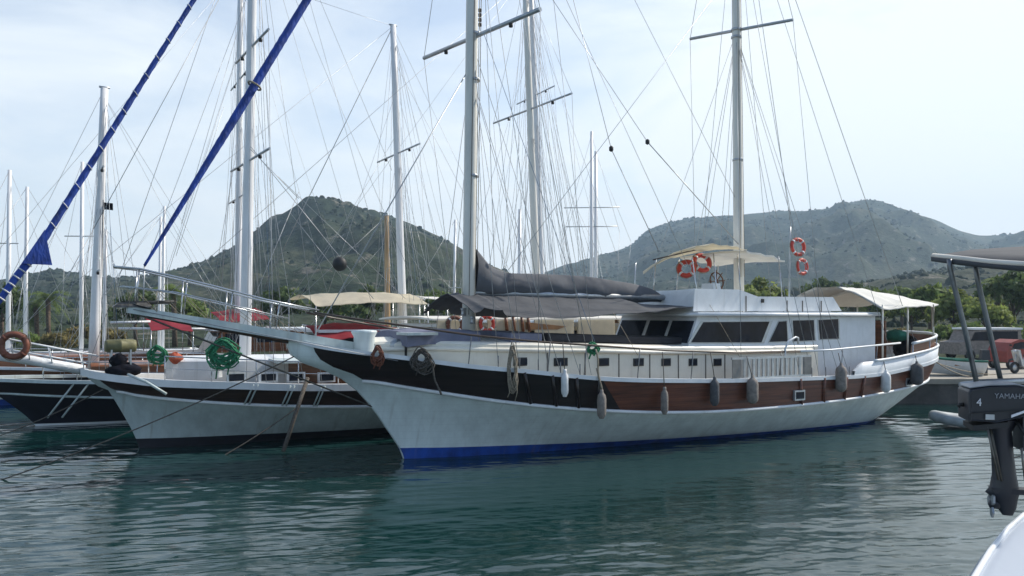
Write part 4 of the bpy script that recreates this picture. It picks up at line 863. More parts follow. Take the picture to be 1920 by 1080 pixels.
for sg in (1, -1):
    pts = [B2.loc(185, 668, .3), B2.loc(90, 650, .3), B2.loc(-60, 622, .25)]; pts = [(p.x, p.y * sg, p.z) for p in pts]
    o = MB().tube(pts, .02, 6).build('pulpit_rail', M['white'], bw2); pts2 = [B2.loc(165, 682, .25), B2.loc(50, 662, .25), B2.loc(-60, 642, .2)]; MB().tube([(p.x, p.y * sg, p.z) for p in pts2], .015, 6).build('lower_rail', M['white'], bw2)
    for px in (20, 50, 92, 152): y0 = float(np.interp(px, [-60, 90, 185], [622, 650, 668])); y1 = float(np.interp(px, [-70, 60, 158], [660, 676, 694])); a_, c_ = B2.loc(px, y0, .28), B2.loc(px + 6, y1, .1); MB().tube([(a_.x, a_.y * sg, a_.z), (c_.x, c_.y * sg, c_.z)], .015, 6).build('stanchion', M['white'], bw2)
rails_on(B2, .4, 11, .62, 'steel', 11)
m2, b2b, b2t = rig_on(B2, ((459, 600), (477, -215)), 'mast_white', .165, ((.425, 2.0), (.66, 1.7)))
m2b, _, _ = rig_on(B2, ((1012, 640), (984, -40)), 'mast', .15, ((.66, 2.4),), 8)
j0, jt = B2.loc(-52, 628, 0), b2t - Vector((0, 0, .5)); a0 = B2.loc(64, 478, 0); pts = []; rs = []
for k in range(150):
    f = k / 149; p = lerp(a0, jt, f); pts.append(p); rs.append((.088 * (1 - .4 * f)) * (1 + .06 * math.sin(k * 1.1) + .06 * mnoise.noise((k * .6, 3, 0))))
B2.line(m2, j0, a0, .012, name='forestay')
jb2 = MB().tube(pts, rs, 10).build('furled_jib', M['blue_canvas'], m2)
for k in range(17):                               # white lacing round the furled sail
    f = (k + .5) / 20; c = lerp(a0, jt, f); d = (jt - a0).normalized(); MB().torus(c, .104 * (1 - .4 * f), .012, d + Vector((.9, .0, .2)), 12, 5).build('lacing', M['fender_white'], jb2)
ta, tb_, tc_ = B2.loc(84, 430, .14), B2.loc(98, 497, .16), B2.loc(40, 494, .16)
MB().prism([ta, tb_, tc_], (0, .05, 0)).build('sail_clew', M['blue_canvas'], jb2)
lowp = [B2.loc(64, 478, 0), B2.loc(30, 520, 0), B2.loc(0, 562, 0), B2.loc(-40, 612, 0)]
MB().tube(lowp, [.11, .09, .075, .05], 10).build('sail_foot', M['blue_canvas'], jb2)
for k in range(7): c = lerp(lowp[0], lowp[2], (k + .3) / 6.5); MB().torus(c, .10, .02, (jt - a0).normalized() + Vector((.5, 0, .35)), 12, 5).build('lacing', M['fender_white'], jb2)
for a_, c_, rr_ in (((410, 0), (175, 430), .009), ((175, 430), (105, 560), .009), ((470, 280), (560, 372), .009), ((470, 275), (700, 560), .01), ((560, 360), (440, 645), .008), ((600, 0), (735, 320), .006), ((580, 0), (700, 430), .006), ((330, 480), (420, 200), .006), ((445, 60), (340, 420), .006), ((440, 120), (300, 560), .006), ((520, 330), (760, 560), .007), ((545, 400), (640, 520), .007)):
    B2.line(m2, B2.loc(*a_, .2), B2.loc(*c_, .6), rr_, name='halyard')
# after deckhouse with lit side curtains
wh2 = house_on(B2, 8.2, 15.2, 1.6, 2.1, 3.1, M['cream'])
o = MB().sheet([[(s, t * 1.95, 3.38 + .08 * (1 - t * t)) for t in (-1, -.5, 0, .5, 1)] for s in (7.6, 9.5, 12, 14, 16.4)], .05).build('deck_awning', M['canvas_white'], r2)
for k in range(5):
    s = 7.7 + k * 1.75; MB().box((s + .8, -1.98, 2.98), (1.55, .03, .7)).build('side_curtain', M['canvas'], o)
tan1 = [B2.loc(1118, 612, 1.7), B2.loc(1160, 596, 1.5), B2.loc(1215, 580, 1.2), B2.loc(1218, 606, 1.2)]
for nm, pl in (('tan_awning', tan1),):
    MB().prism(pl, (0, .06, 0)).build(nm, M['tan'], r2)
MB().prism([B2.loc(985, 604, 2.0), B2.loc(1062, 612, 2.0), B2.loc(1045, 618, 2.0), B2.loc(985, 618, 2.0)], (0, .06, 0)).build('tan_awning', M['tan'], r2)
for px in (948, 962, 978, 990):
    MB().tube([B2.loc(px, 594, 2.05), B2.loc(px + 3, 622, 2.05)], .05, 6).build('cane_post', M['wood_brown'], r2)
lb_g = 'lifebuoys on the deckhouse of the second gulet'
lifebuoy(B2.out(B2.loc(853, 609, 2.08)), .22, (.35, -.93, 0), M['buoy_brown'], 'orange brown lifebuoy beside the white foremast on cream curtains', grp=lb_g)
lifebuoy(B2.out(B2.loc(913, 607, 2.08)), .21, (.35, -.93, 0), M['buoy_red'], 'red lifebuoy hung on cream curtains under the grey boom awning', grp=lb_g)
lifebuoy(B2.out(B2.loc(26, 648, .42)), .27, (.3, -.95, 0), M['buoy_brown'], 'brown lifebuoy hung on the pulpit rail of the black bulwark gulet', r=.075, mid='buoy_brown')
p = B2.out(B2.loc(226, 650, .4)); lr = empty('liferaft_canister', p, B2.th, 'olive liferaft canister on a stand at the bow of the second gulet', 'liferaft')
MB().lathe((0, 0, .02), [(0, -.36), (.14, -.36), (.17, -.3), (.17, -.02), (.185, 0), (.17, .02), (.17, .3), (.14, .36), (0, .36)], 14, 'x').build('canister', M['olive'], lr)
for dx in (-.22, .22): MB().box((dx, 0, -.32), (.04, .3, .5)).build('stand', M['alloy'], lr)
p = B2.out(B2.loc(232, 688, .5)); wt = empty('windlass_cover', p, B2.th, 'black tarpaulin lump over the windlass of the second gulet', 'cover')
MB().grid(lump((0, 0, -.08), (.42, .32, .17), 2.0), close=True).build('cover', M['black_cloth'], wt); MB().grid(lump((-.12, 0, .16), (.2, .2, .17), 6.0), close=True).build('cover_top', M['black_cloth'], wt)
tag(MB().tube([B2.out(B2.loc(240, 702, 1.2)), B2.out(B2.loc(274, 716, 1.75)), B2.out(B2.loc(312, 739, 1.95))], .035, 6).build('boat_hook', M['hull_grey']), 'pale wooden boathook hanging over the black bulwark of the second gulet', 'boathook')
coil(B2.out(B2.loc(418, 659, 1.85)), .37, M['rope_green'], 'big green hose coil hung on the rail of the second gulet', n=26, r=.02, hang=.85, name='hose_coil')
coil(B2.out(B2.loc(295, 662, .2)), .22, M['rope_green'], 'small dark green rope coil near the olive liferaft', n=16, r=.016, hang=.85)
p = B2.out(B2.loc(330, 664, .6)); oc = MB().grid(lump((0, 0, -.1), (.17, .17, .13), 8.0), close=True).build('orange_bag', M['orange']); oc.location = p; tag(oc, 'small orange red bag on the white foredeck of the second gulet', 'bag')
bb = B2.loc(405, 700, 1.2); MB().lathe((bb.x, bb.y, bb.z - .1), [(.16, 0), (.15, .3), (.19, .36), (.19, .44), (0, .46)], 12).build('mooring_post', M['white'], r2)
# ladder pole leaning on its side, ropes into the water
tag(MB().tube([B2.out(B2.loc(577, 708, 2.25)), B2.out(B2.loc(553, 780, 2.5)), B2.out(B2.loc(531, 847, 2.75))], .055, 7).build('wooden_pole', M['rope_dark']), 'weathered wooden pole leaning from the second gulet into the water', 'pole')
def rope_line(a, c, sag, r, m, label, name='mooring_rope'):
    a, c = Vector(a), Vector(c); tag(MB().tube([lerp(a, c, k / 14) - Vector((0, 0, sag * 4 * (k / 14) * (1 - k / 14))) for k in range(15)], r, 6).build(name, m), label, 'rope', 'mooring ropes')
wat = lambda px, py: at(px, py, CAM_H * FPX / (py - HORIZON)) - Vector((0, 0, .1))
rope_line(G.out((-2.6, -.1, 2.6)), wat(-30, 902), .15, .016, M['rope_dark'], 'long dark mooring rope from the white bow down past the second gulet')
rope_line(B2.out((-.9, -.3, 1.6)), wat(-60, 830), .1, .014, M['rope_dark'], 'thin mooring rope from the bow of the second gulet to the water')
rope_line(B2.out(B2.loc(556, 765, 2.3)), wat(405, 855), .05, .016, M['rope_dark'], 'mooring rope from the wooden pole slanting down to the water')
rope_line(G.out((19.2, -1.0, 2.2)), (19.2, 33.0, .95), .25, .02, M['rope'], 'pale stern rope from the big white yacht to the quay', 'stern_rope')
rope_line(G.out((19.5, -.2, 2.2)), (21.5, 34.5, .95), .3, .02, M['rope'], 'second stern rope reaching farther along the quay', 'stern_rope')

# third gulet: navy hull
B3 = Boat('gulet', (-15.0, 25.2), 31, 'dark navy gulet with thin white stripes, half hidden behind the second gulet', 'sailboat', ls=.88, bow=.75, beam=.85, shz=lambda z: 1.30 + .27 * (z - 1.73), ruz=lambda z: .78 + .3 * (z - .93))
B3.hull(M['navy'], M['white'], M['wood_dark'], boot=(.07, .07, .07), m_rail=M['hull_grey'], m_cap=M['hull_grey'], rail_r=.04, bul_w0=.01)
rails_on(B3, .2, 9, .6); trunk_on(B3, 1.5, 9, 1.3, 1.9, 1.9, M['wood_brown']); house_on(B3, 8.5, 14.5, 1.5, 1.9, 2.85, M['hull_grey'])
for px in (110, 137):
    s = B3.loc(px, 735, 1.0).x; MB().tube([(s + .45, -B3.td(s) - .1, B3.fd_z(s)), (s - .3, -B3.tr(s) - .05, .35)], .03, 6).build('fender_board', M['hull_grey'], B3.root)
rig_on(B3, ((175, 640), (196, 166)), 'mast_white', .17, ((.70, .9), (.34, .9)), 6)
m3, b3b, b3t = rig_on(B3, ((758, 600), (737, 49)), 'mast_white', .17, ((.62, 2.1),), 8)
B3.line(m3, b3t, B3.loc(495, 540, 0), .016, name='forestay'); B3.line(m3, b3t, B3.loc(590, 0, 0), .006, name='triatic_stay')
for a_, c_ in (((745, 250), (560, 560)), ((742, 120), (900, 420)), ((750, 190), (860, 590)), ((741, 60), (980, 560))): B3.line(m3, B3.loc(*a_, 0), B3.loc(*c_, .8), .007, name='halyard')
awning_on(B3, [(566, 3.95), (600, 4.02), (660, 4.1), (720, 4.12), (768, 4.05)], 1.9, -1.5, M['canvas'], .26, tilt=.3)
awning_on(B3, [(770, 4.15), (812, 4.1)], 1.4, -1.2, M['canvas_white'], .12)
awning_on(B3, [(585, 2.85), (640, 2.95), (700, 2.98), (742, 2.85)], 2.1, .5, M['red_canvas'], .08, tilt=.5)
awning_on(B3, [(620, 2.72), (680, 2.80), (760, 2.72)], 1.2, -1.2, M['red_canvas'], .10, tilt=.55)
# fourth and fifth gulets farther back
B4 = Boat('gulet', (-21.3, 30.5), 30, 'pale gulet mostly hidden behind the navy one, red awning over its deck', 'sailboat', ls=.9, bow=.6, beam=.85, shz=lambda z: 1.35 + .33 * (z - 1.73), ruz=lambda z: .85 + .4 * (z - .93))
B4.hull(M['hull_white'], M['blue_boot'], M['wood_brown'], bul_w0=.012); rails_on(B4, .2, 9, .6); trunk_on(B4, 1.5, 9, 1.3, 1.9, 1.9, M['wood_brown']); house_on(B4, 9, 15, 1.5, 1.9, 2.8, M['wood_brown'])
rig_on(B4, ((446, 600), (451, -60)), 'mast_white', .17, ((.71, 2.0), (.406, 2.2)), 7)
awning_on(B4, [(276, 3.12), (310, 3.2), (352, 3.05)], 1.7, -1.3, M['red_canvas'], .12, tilt=.5); awning_on(B4, [(405, 3.35), (440, 3.5), (492, 3.55)], 1.5, -1.3, M['red_canvas'], .10, tilt=.5)
MB().tube([B4.loc(207, 605, .6), B4.loc(282, 603, .6)], .05, 7).build('boom', M['mast_white'], B4.root); MB().tube([B4.loc(222, 616, 1.0), B4.loc(442, 617, 1.0)], .05, 7).build('boom', M['mast_white'], B4.root)
B5 = Boat('gulet', (-9.5, 36.5), 28, 'far gulet with a varnished wooden mast behind the red awnings', 'sailboat', ls=.9, bow=.6, beam=.85)
B5.hull(M['hull_white'], M['blue_boot'], M['wood_brown']); rails_on(B5, .2, 12, .6); trunk_on(B5, 1.5, 9, 1.3, 2.3, 2.2, M['cream']); house_on(B5, 9, 15, 1.5, 2.0, 3.1, M['white'])
rig_on(B5, ((727, 600), (725, 405)), 'mast_wood', .15, (), 5)
m5, _, _ = rig_on(B5, ((1020, 600), (994, -60)), 'mast_white', .17, ((.66, 2.0),), 10)
for k in range(9): a_ = B5.loc(990 + k * 9, -10 + 45 * k, .3); B5.line(m5, a_, B5.loc(905 + 34 * k, 590, 1.2), .008, name='halyard')
# slim yachts along the back of the basin
def yacht(px, ptop, Y, r, label, spr=((.55, .9), (.33, 1.0)), deg=30, wood=False):
    X = (px - 960) / FPX * Y; o = empty('sailing_yacht', (X, Y, 0), R(deg), label, 'sailboat', 'slim yachts moored along the shore')
    W = [k / 16 for k in range(17)]; rows = []
    for v, zz in ((0, -.3), (.35, .1), (.7, .6), (1, 1.0)):
        rows.append([(lerp(-4.6 - .5 * v, 5 + .2 * v, w_), -1.55 * v ** .5 * max(.03, math.sin(math.pi * min(w_ * .62 + .0, 1)) ** .8), zz + .15 * (1 - w_) * v) for w_ in W])
    mb = MB().grid(rows); mb.grid([[(p[0], -p[1], p[2]) for p in reversed(r_)] for r_ in rows]); mb.add([rows[k][-1] for k in range(4)] + [(rows[k][-1][0], -rows[k][-1][1], rows[k][-1][2]) for k in (3, 2, 1, 0)], [tuple(range(8))])
    mb.grid([[(p[0], p[1], p[2]) for p in rows[-1]], [(p[0], -p[1], p[2]) for p in rows[-1]]]); mb.build('hull', M['hull_white'], o)
    MB().box((.3, 0, 1.25), (4, 1.7, .5), .8).build('cabin_trunk', M['white'], o)
    for sg in (1, -1): MB().box((.3, sg * .80, 1.26), (2.8, .12, .16)).build('pane', M['glass'], o)
    zt_ = CAM_H + (HORIZON - ptop) / FPX * Y; ms = MB().tube([(0, 0, 1), (0.03, 0, zt_ * .5), (.1, 0, zt_)], [r, r * .95, r * .75], 10).build('mast', M['mast_wood' if wood else 'mast_white'], o)
    if px > 800: MB().tube([(0, 0, 2.3), (4.1, 0, 2.25)], .06, 7).build('boom', M['alloy'], o); MB().tube([(.2, 0, 2.42), (2, 0, 2.46), (3.9, 0, 2.36)], [.2, .16, .1], 8).build('sail_cover', M['cover'], o)
    L_ = lambda a, c, rr=.009, nm='shroud': MB().tube([a, c], rr, 5).build(nm, M['wire'], ms)
    for f, hw in spr:
        z = 1 + (zt_ - 1) * f; MB().tube([(.05, -hw, z - .02), (.05, hw, z + .02)], .03, 6).build('spreader', M['alloy'], ms)
    hw = spr[0][1] if spr else .5
    for sg in (1, -1):
        L_((.1, 0, zt_ - .2), (.06, sg * hw, 1 + (zt_ - 1) * .55)); L_((.06, sg * hw, 1 + (zt_ - 1) * .55), (.2, sg * 1.4, 1)); L_((.05, 0, 1 + (zt_ - 1) * .55), (-.7, sg * 1.3, 1.05))
    L_((.1, 0, zt_), (-5, 0, 1.2), .011, 'forestay'); L_((.1, 0, zt_), (5.1, 0, 1.1), .009, 'backstay')
    return o
yacht(15, 318, 41, .12, 'slim yacht whose mast stands farthest out at the edge of the harbour', ((.62, .6),), 75)
yacht(47, 350, 42.5, .11, 'slim yacht second from the edge, a shorter mast', ((.4, .9),))
yacht(152, 303, 41.5, .11, 'slim yacht with one long spreader seen just before the navy gulet mast', ((.63, 1.0),), 80)
yacht(195, 430, 44, .10, 'slim yacht with a low mast close behind the navy gulet mast', ((.5, .9),))
yacht(298, 406, 45, .09, 'slim yacht, shorter of the close pair of masts left of the blue jib', ((.4, .9),))
yacht(305, 386, 47, .09, 'slim yacht, taller of the close pair of masts left of the blue jib', ((.35, 1.6),))
yacht(851, 412, 49, .09, 'slim yacht whose mast rises just before the white foremast', ((.5, .8),))
yacht(974, 392, 48, .12, 'slim yacht with dark lamp at its masthead before the two cream masts', ((.40, 1.0),), 80)
yacht(1109, 246, 49, .11, 'slim yacht with the tall two spreader mast over the saddle of the hills', ((.66, 1.7), (.575, 1.6)), 80)
yacht(1117, 283, 50.5, .12, 'slim yacht with thicker slightly shorter mast beside the tall one', ((.3, 2.2),), 80)
# small black flag on the navy gulet rigging
fl = empty('flag', B3.out(B3.loc(203, 386, .2)), 0, 'small black flag high on the navy gulet rigging', 'flag')
MB().sheet([[(-.16 + .08 * k, .03 * math.sin(k * 1.4), .12 - .01 * k), (-.16 + .08 * k, .03 * math.sin(k * 1.4 + .5), -.1 - .01 * k)] for k in range(5)], .008).build('cloth', M['black_cloth'], fl); MB().tube([(-.17, 0, .2), (-.17, 0, -2.3)], .012, 5).build('staff', M['rust_steel'], fl)

# ------------------------------------------------------------------ quay things
def scooter(px, py, Y, m, label, rz=0.3):
    p = at(px, py, Y); o = empty('motor_scooter', (p.x, Y, QZ + .08), rz, label, 'scooter')
    for x in (-.62, .62):
        wh_ = MB().torus((x, 0, .25), .2, .06, (0, 1, 0), 20, 8).build('wheel', M['rubber'], o); MB().lathe((x, 0, .25), [(0, -.03), (.13, -.03), (.15, 0), (.13, .03), (0, .03)], 12, 'y').build('rim', M['alloy'], wh_)
    MB().prism([(-.7, -.14, .42), (-.1, -.14, .3), (.25, -.14, .26), (.3, -.14, .34), (-.02, -.14, .42), (-.12, -.14, .7), (-.72, -.14, .72), (-.85, -.14, .6)], (0, .28, 0)).build('body', m, o)
    MB().prism([(.25, -.17, .3), (.36, -.17, .3), (.62, -.17, .98), (.5, -.17, 1.02)], (0, .34, 0)).build('leg_shield', m, o)
    MB().box((-.38, 0, .77), (.7, .27, .1), .85).build('seat', M['rubber'], o); MB().tube([(.62, 0, .3), (.52, 0, 1.02)], .03, 6).build('fork', M['alloy'], o)
    hb = MB().tube([(.4, -.34, 1.08), (.52, -.1, 1.05), (.52, .1, 1.05), (.4, .34, 1.08)], .018, 6).build('handlebar', M['rubber'], o); MB().lathe((.6, 0, .95), [(0, .06), (.07, .05), (.08, 0), (.05, -.05)], 12, 'x').build('headlight', M['fender_white'], o)
    for sg in (1, -1): MB().box((.47, sg * .3, 1.2), (.02, .11, .07)).build('mirror', M['rubber'], hb)
    return o
scooter(1922, 700, 34.5, M['alloy'], 'silver grey scooter parked on the quay in front of the red tricycle', R(200))
p = at(1902, 690, 37.5); tr3 = empty('cargo_tricycle', (p.x, 37.5, QZ + .06), R(14), 'red cargo tricycle with rounded cab parked on the quay', 'tricycle')
MB().prism([(-1.0, -.55, .35), (-1.0, -.55, .85), (-.75, -.55, 1.25), (-.3, -.55, 1.4), (.3, -.55, 1.38), (.45, -.55, .9), (1.3, -.55, .85), (1.3, -.55, .35)], (0, 1.1, 0)).build('body', M['red_paint'], tr3)
MB().prism([(-.72, -.565, .95), (-.58, -.565, 1.2), (-.2, -.565, 1.28), (.2, -.565, 1.26), (.25, -.565, .95)], (0, .02, 0)).build('pane', M['glass'], tr3)
for x, y in ((-.7, -.5), (-.7, .5), (.9, -.5), (.9, .5)): o = MB().torus((x, y, .28), .21, .07, (0, 1, 0), 18, 8).build('wheel', M['rubber'], tr3); MB().lathe((x, y, .28), [(0, -.05), (.14, -.04), (.14, .04), (0, .05)], 12, 'y').build('rim', M['alloy'], o)
def skiff(px, py, Y, rz, L_, m, m2, z, name, label, cat='boat', outb=True):
    p = at(px, py, Y); o = empty(name, (p.x, Y, z), rz, label, cat); rows = []
    for v, zz, ww in ((0, 0, .35), (.5, .22, .75), (.8, .45, .95), (1, .62, 1.0)):
        rows.append([(lerp(-L_ / 2, L_ / 2 - .35 * (1 - v), k / 14), -.75 * ww * max(.02, (1 - (k / 14) ** 3.2) ** .7), zz + .22 * (k / 14) ** 2 * (1 if v else .6)) for k in range(15)])
    mb = MB().grid(rows); mb.grid([[(q_[0], -q_[1], q_[2]) for q_ in reversed(r_)] for r_ in rows]); mb.grid([rows[0], [(q_[0], -q_[1], q_[2]) for q_ in rows[0]]])
    mb.add([r_[0] for r_ in rows] + [(r_[0][0], -r_[0][1], r_[0][2]) for r_ in reversed(rows)], [tuple(range(8))]); mb.build('hull', m, o)
    for sg in (1, -1): MB().tube([(q_[0], q_[1] * sg, q_[2]) for q_ in rows[-1]], .045, 7).build('gunwale', m2, o)
    MB().box((-.2, 0, .45), (.25, 1.3, .05)).build('thwart', M['wood_brown'], o)
    if outb:
        ob = MB().box((-L_ / 2 - .18, 0, .85), (.35, .3, .42), .8).build('outboard', M['cowl'], o); MB().box((-L_ / 2 - .2, 0, .25), (.16, .12, .9), .8).build('outboard_leg', M['cowl'], ob)
    return o
skiff(1775, 690, 33.4, R(172), 2.6, M['white'], M['green_cloth'], QZ + .08, 'rowing_skiff', 'white skiff with green gunwale and black outboard pulled up on the quay')
p = at(1838, 640, 44); van = empty('parked_van', (p.x, 44, 1.0), R(8), 'small white roofed van parked behind the quay beyond the skiff', 'van')
MB().prism([(-1.9, -.8, .35), (-1.9, -.8, 1.0), (-1.3, -.8, 1.1), (-1.0, -.8, 1.66), (1.8, -.8, 1.7), (1.9, -.8, .35)], (0, 1.6, 0)).build('body', M['fender_tan'], van); MB().box((.4, 0, 1.74), (3.0, 1.62, .1)).build('roof', M['white'], van)
MB().prism([(-1.2, -.815, 1.1), (-.95, -.815, 1.55), (-.1, -.815, 1.6), (-.1, -.815, 1.1)], (0, .02, 0)).build('window', M['glass'], van); MB().prism([(.0, -.815, 1.1), (.0, -.815, 1.6), (1.6, -.815, 1.6), (1.6, -.815, 1.1)], (0, .02, 0)).build('window', M['glass'], van)
for x in (-1.2, 1.2):
    for y in (-.75, .75): o = MB().torus((x, y, .32), .23, .09, (0, 1, 0), 18, 8).build('wheel', M['rubber'], van); MB().lathe((x, y, .32), [(0, -.07), (.15, -.06), (.15, .06), (0, .07)], 12, 'y').build('rim', M['alloy'], o)
# grey inflatable by the quay
p = at(1806, 803, 24.8); inf = empty('inflatable_dinghy', (p.x, 24.8, .12), R(168), 'grey inflatable dinghy floating beside the quay', 'dinghy')
pts = [(-.75, -.45, .1), (0.1, -.45, .1), (.55, -.34, .16), (.8, -.12, .22), (.8, .12, .22), (.55, .34, .16), (.1, .45, .1), (-.75, .45, .1)]
MB().tube(pts, [.1] + [.17] * 6 + [.1], 12).build('tube', M['grey_rubber'], inf); MB().box((-.1, 0, .0), (1.2, .7, .06)).build('floor', M['grey_rubber'], inf); MB().box((-.62, 0, .16), (.05, .62, .3)).build('transom', M['hull_grey'], inf)
# low stone rubble and white gear on the far shore at the left
for k in range(16):
    x = rng.uniform(-32, -24.5); y = rng.uniform(43.2, 46.5); s = rng.uniform(.3, .75)
    o = MB().grid(lump((0, 0, 0), (s, s * .8, s * .6), k * 1.7, 9), False, close=True).build('boulder', M['rock']); o.location = (x, y, max(land_h(x, y), .1) + .1); tag(o, 'weathered grey boulder on the far shore behind the navy bow', 'boulder', 'shore boulders')

# ------------------------------------------------------------------ near boat at the right edge
p0 = Vector((2.95, 4.9, 0)); NB = empty('motor_cruiser', (3.6, 4.6, 0), 0, 'near motor cruiser, only its dark bimini, steel posts and white stern showing', 'motorboat')
W_ = lambda px, py, Y: at(px, py, Y) - Vector((3.6, 4.6, 0))
MB().grid([[W_(1745, 482, 5.6), W_(1800, 489, 5.2), W_(1860, 495, 4.9), W_(1990, 505, 4.4), W_(2200, 520, 4.1)], [W_(1757, 478, 5.7), W_(1815, 476, 5.4), W_(1870, 476, 5.2), W_(1990, 478, 4.9), W_(2200, 480, 4.7)], [W_(1775, 477, 6.4), W_(1820, 468, 6.4), W_(1880, 464, 6.4), W_(1990, 458, 6.4), W_(2200, 450, 6.4)], [W_(1820, 475, 8.6), W_(1850, 470, 8.6), W_(1900, 466, 8.6), W_(2000, 462, 8.6), W_(2200, 455, 8.6)]]).build('bimini', M['awning_dark'], NB).modifiers.new('Solidify', 'SOLIDIFY').thickness = .03
bim = MB().tube([W_(1750, 479, 5.6), W_(1800, 484, 5.25), W_(1860, 491, 4.92), W_(2000, 500, 4.4)], .016, 8).build('bimini_edge', M['canvas_white'], NB)
MB().tube([W_(1780, 486, 5.3), W_(1781, 500, 5.3), W_(1790, 540, 5.3), W_(1812, 630, 5.3), W_(1832, 722, 5.3)], .0165, 10).build('steel_post', M['post_steel'], NB)
MB().tube([W_(1850, 490, 5.35), W_(1835, 492, 5.35), W_(1829, 500, 5.35), W_(1834, 530, 5.35), W_(1855, 620, 5.35), W_(1877, 716, 5.35)], .0165, 10).build('steel_post', M['post_steel'], NB)
# stern moulding: rounded white hull corner running away from the eye
ed = [(1.50, 2.75), (1.78, 3.17), (2.06, 3.52), (2.33, 3.83), (2.55, 4.05), (2.75, 4.16), (3.05, 4.22), (3.6, 4.25), (4.6, 4.2)]
zt2 = lambda i: 2.43 + .015 * i
rows = []
for dz, dn in ((-2.6, -.35), (-1.6, -.30), (-.9, -.18), (-.4, -.08), (-.14, -.02), (-.03, .0), (0.0, .03), (.0, .09), (-.02, .13), (-.03, .5), (.02, .9)):
    r = []
    for i, (x, y) in enumerate(ed):
        a_, c_ = ed[max(i - 1, 0)], ed[min(i + 1, len(ed) - 1)]; dx, dy = c_[0] - a_[0], c_[1] - a_[1]; l_ = math.hypot(dx, dy); nx, ny = dy / l_, -dx / l_
        r.append((x + nx * dn - 3.6, y + ny * dn - 4.6, zt2(i) + dz))
    rows.append(r)
MB().grid(rows).build('stern_hull', M['gelcoat'], NB)
MB().tube([(x + .03 - 3.6, y - .02 - 4.6, zt2(i) + .004) for i, (x, y) in enumerate(ed)], .012, 8).build('gunwale', M['white'], NB)
for a_, c_ in (((1851, 800, 4.45), (1872, 900, 4.45)), ((1857, 800, 4.5), (1878, 902, 4.5)), ((1915, 840, 4.3), (1922, 900, 4.3))): MB().tube([W_(*a_), W_(*c_)], .006, 6).build('steel_strut', M['rust_steel'], NB)
MB().tube([W_(1800, 722, 5.32), W_(1850, 716, 5.32), W_(1990, 712, 5.3)], .02, 8).build('stern_rail', M['alloy'], NB)
# outboard motor clamped on the stern rail
OY = 4.55; c0 = at(1862, 753, OY); OB = empty('outboard_motor', c0, R(-16), 'black four horsepower outboard motor clamped on the stern rail of the near cruiser', 'outboard motor')
OB.scale = (.88, .88, .97)
def cx(w0, w1, z0, z1, d, bev=.02): pass
prof = [(-.172, -.105), (-.176, .06), (-.165, .078), (-.05, .098), (.10, .104), (.165, .09), (.178, .06), (.172, -.05), (.12, -.075), (-.02, -.11)]
cowl = MB()
rows = []
for y, s_ in ((-.135, .90), (-.15, .97), (-.12, 1.0), (.12, 1.0), (.15, .97), (.135, .90)): rows.append([(x * s_, y, z * s_) for x, z in prof])
cowl.grid([r + [r[0]] for r in rows], True); cowl.add(rows[0], [tuple(reversed(range(len(prof))))]); cowl.add(rows[-1], [tuple(range(len(prof)))])
cw = cowl.build('cowl', M['cowl'], OB)
MB().sheet([[(x, y, z + .007) for y in (-.13, 0, .13)] for x, z in ((-.168, .084), (-.05, .102), (.1, .108), (.16, .096))], .006).build('cowl_top', M['cowl_top'], cw)
MB().prism([(.06, -.158, -.075), (.19, -.158, -.02), (.19, -.158, -.008), (.06, -.158, -.06)], (0, .01, 0)).build('trim_strip', M['letter_white'], cw)
MB().prism([(.05, -.15, -.10), (-.15, -.14, -.13), (-.14, .14, -.13), (.05, .15, -.10)], (0, 0, -.03)).build('cowl_base', M['rubber'], OB)
def text(s, size, loc_, m, par, name):
    cu = bpy.data.curves.new(name, 'FONT'); cu.body = s; cu.size = size; cu.extrude = .0015; cu.align_x = 'CENTER'; cu.align_y = 'CENTER'
    tmp = bpy.data.objects.new(name, cu); C.objects.link(tmp); cu.materials.append(m); me = bpy.data.meshes.new_from_object(tmp.evaluated_get(bpy.context.evaluated_depsgraph_get())); bpy.data.objects.remove(tmp)
    o = bpy.data.objects.new(name, me); C.objects.link(o); o.parent = par; o.location = loc_; o.rotation_euler = (R(90), 0, 0); return o
text('YAMAHA', .042, (.055, -.1475, .045), M['letter'], cw, 'maker_lettering'); text('4', .062, (-.118, -.1475, .005), M['letter_white'], cw, 'power_number')
lg = MB(); lrows = []
for z, xc, wx, wy in ((-.10, .06, .11, .09), (-.17, .06, .07, .065), (-.30, .075, .065, .05), (-.42, .085, .07, .05), (-.50, .085, .085, .055), (-.53, .075, .10, .055), (-.56, .09, .075, .05), (-.62, .10, .055, .03), (-.66, .105, .03, .015)):
    lrows.append([(xc - .022 + wx * math.cos(2 * math.pi * k / 14), wy * math.sin(2 * math.pi * k / 14), z) for k in range(14)])
lg.grid(lrows, True, True); lg.add(lrows[-1], [tuple(range(14))]); lg.build('drive_leg', M['cowl'], OB)
MB().prism([(-.02, -.05, -.50), (.0, -.05, -.53), (.2, -.05, -.53), (.2, -.05, -.50)], (0, .1, 0)).build('cavitation_plate', M['cowl'], OB)
MB().lathe((-.02, 0, -.60), [(0, -.01), (.025, .0), (.03, .05), (0, .09)], 10, 'x').build('gearcase', M['cowl'], OB)
pp = MB()
for k in range(3):
    a = k * 2.094 + .3; d = Vector((0, math.cos(a), math.sin(a))); e = Vector((0, -math.sin(a), math.cos(a))); c_ = Vector((-.015, 0, -.60))
    pp.prism([c_ + d * .02 - e * .02, c_ + d * .055 - e * .035, c_ + d * .08, c_ + d * .055 + e * .03, c_ + d * .02 + e * .02], (.012, 0, 0))
pp.build('propeller', M['alloy'], OB)
MB().prism([(-.178, -.1535, -.062), (.17, -.1535, -.03), (.17, -.1535, -.025), (-.178, -.1535, -.057)], (0, .01, 0)).build('cowl_seam', M['rubber'], cw)
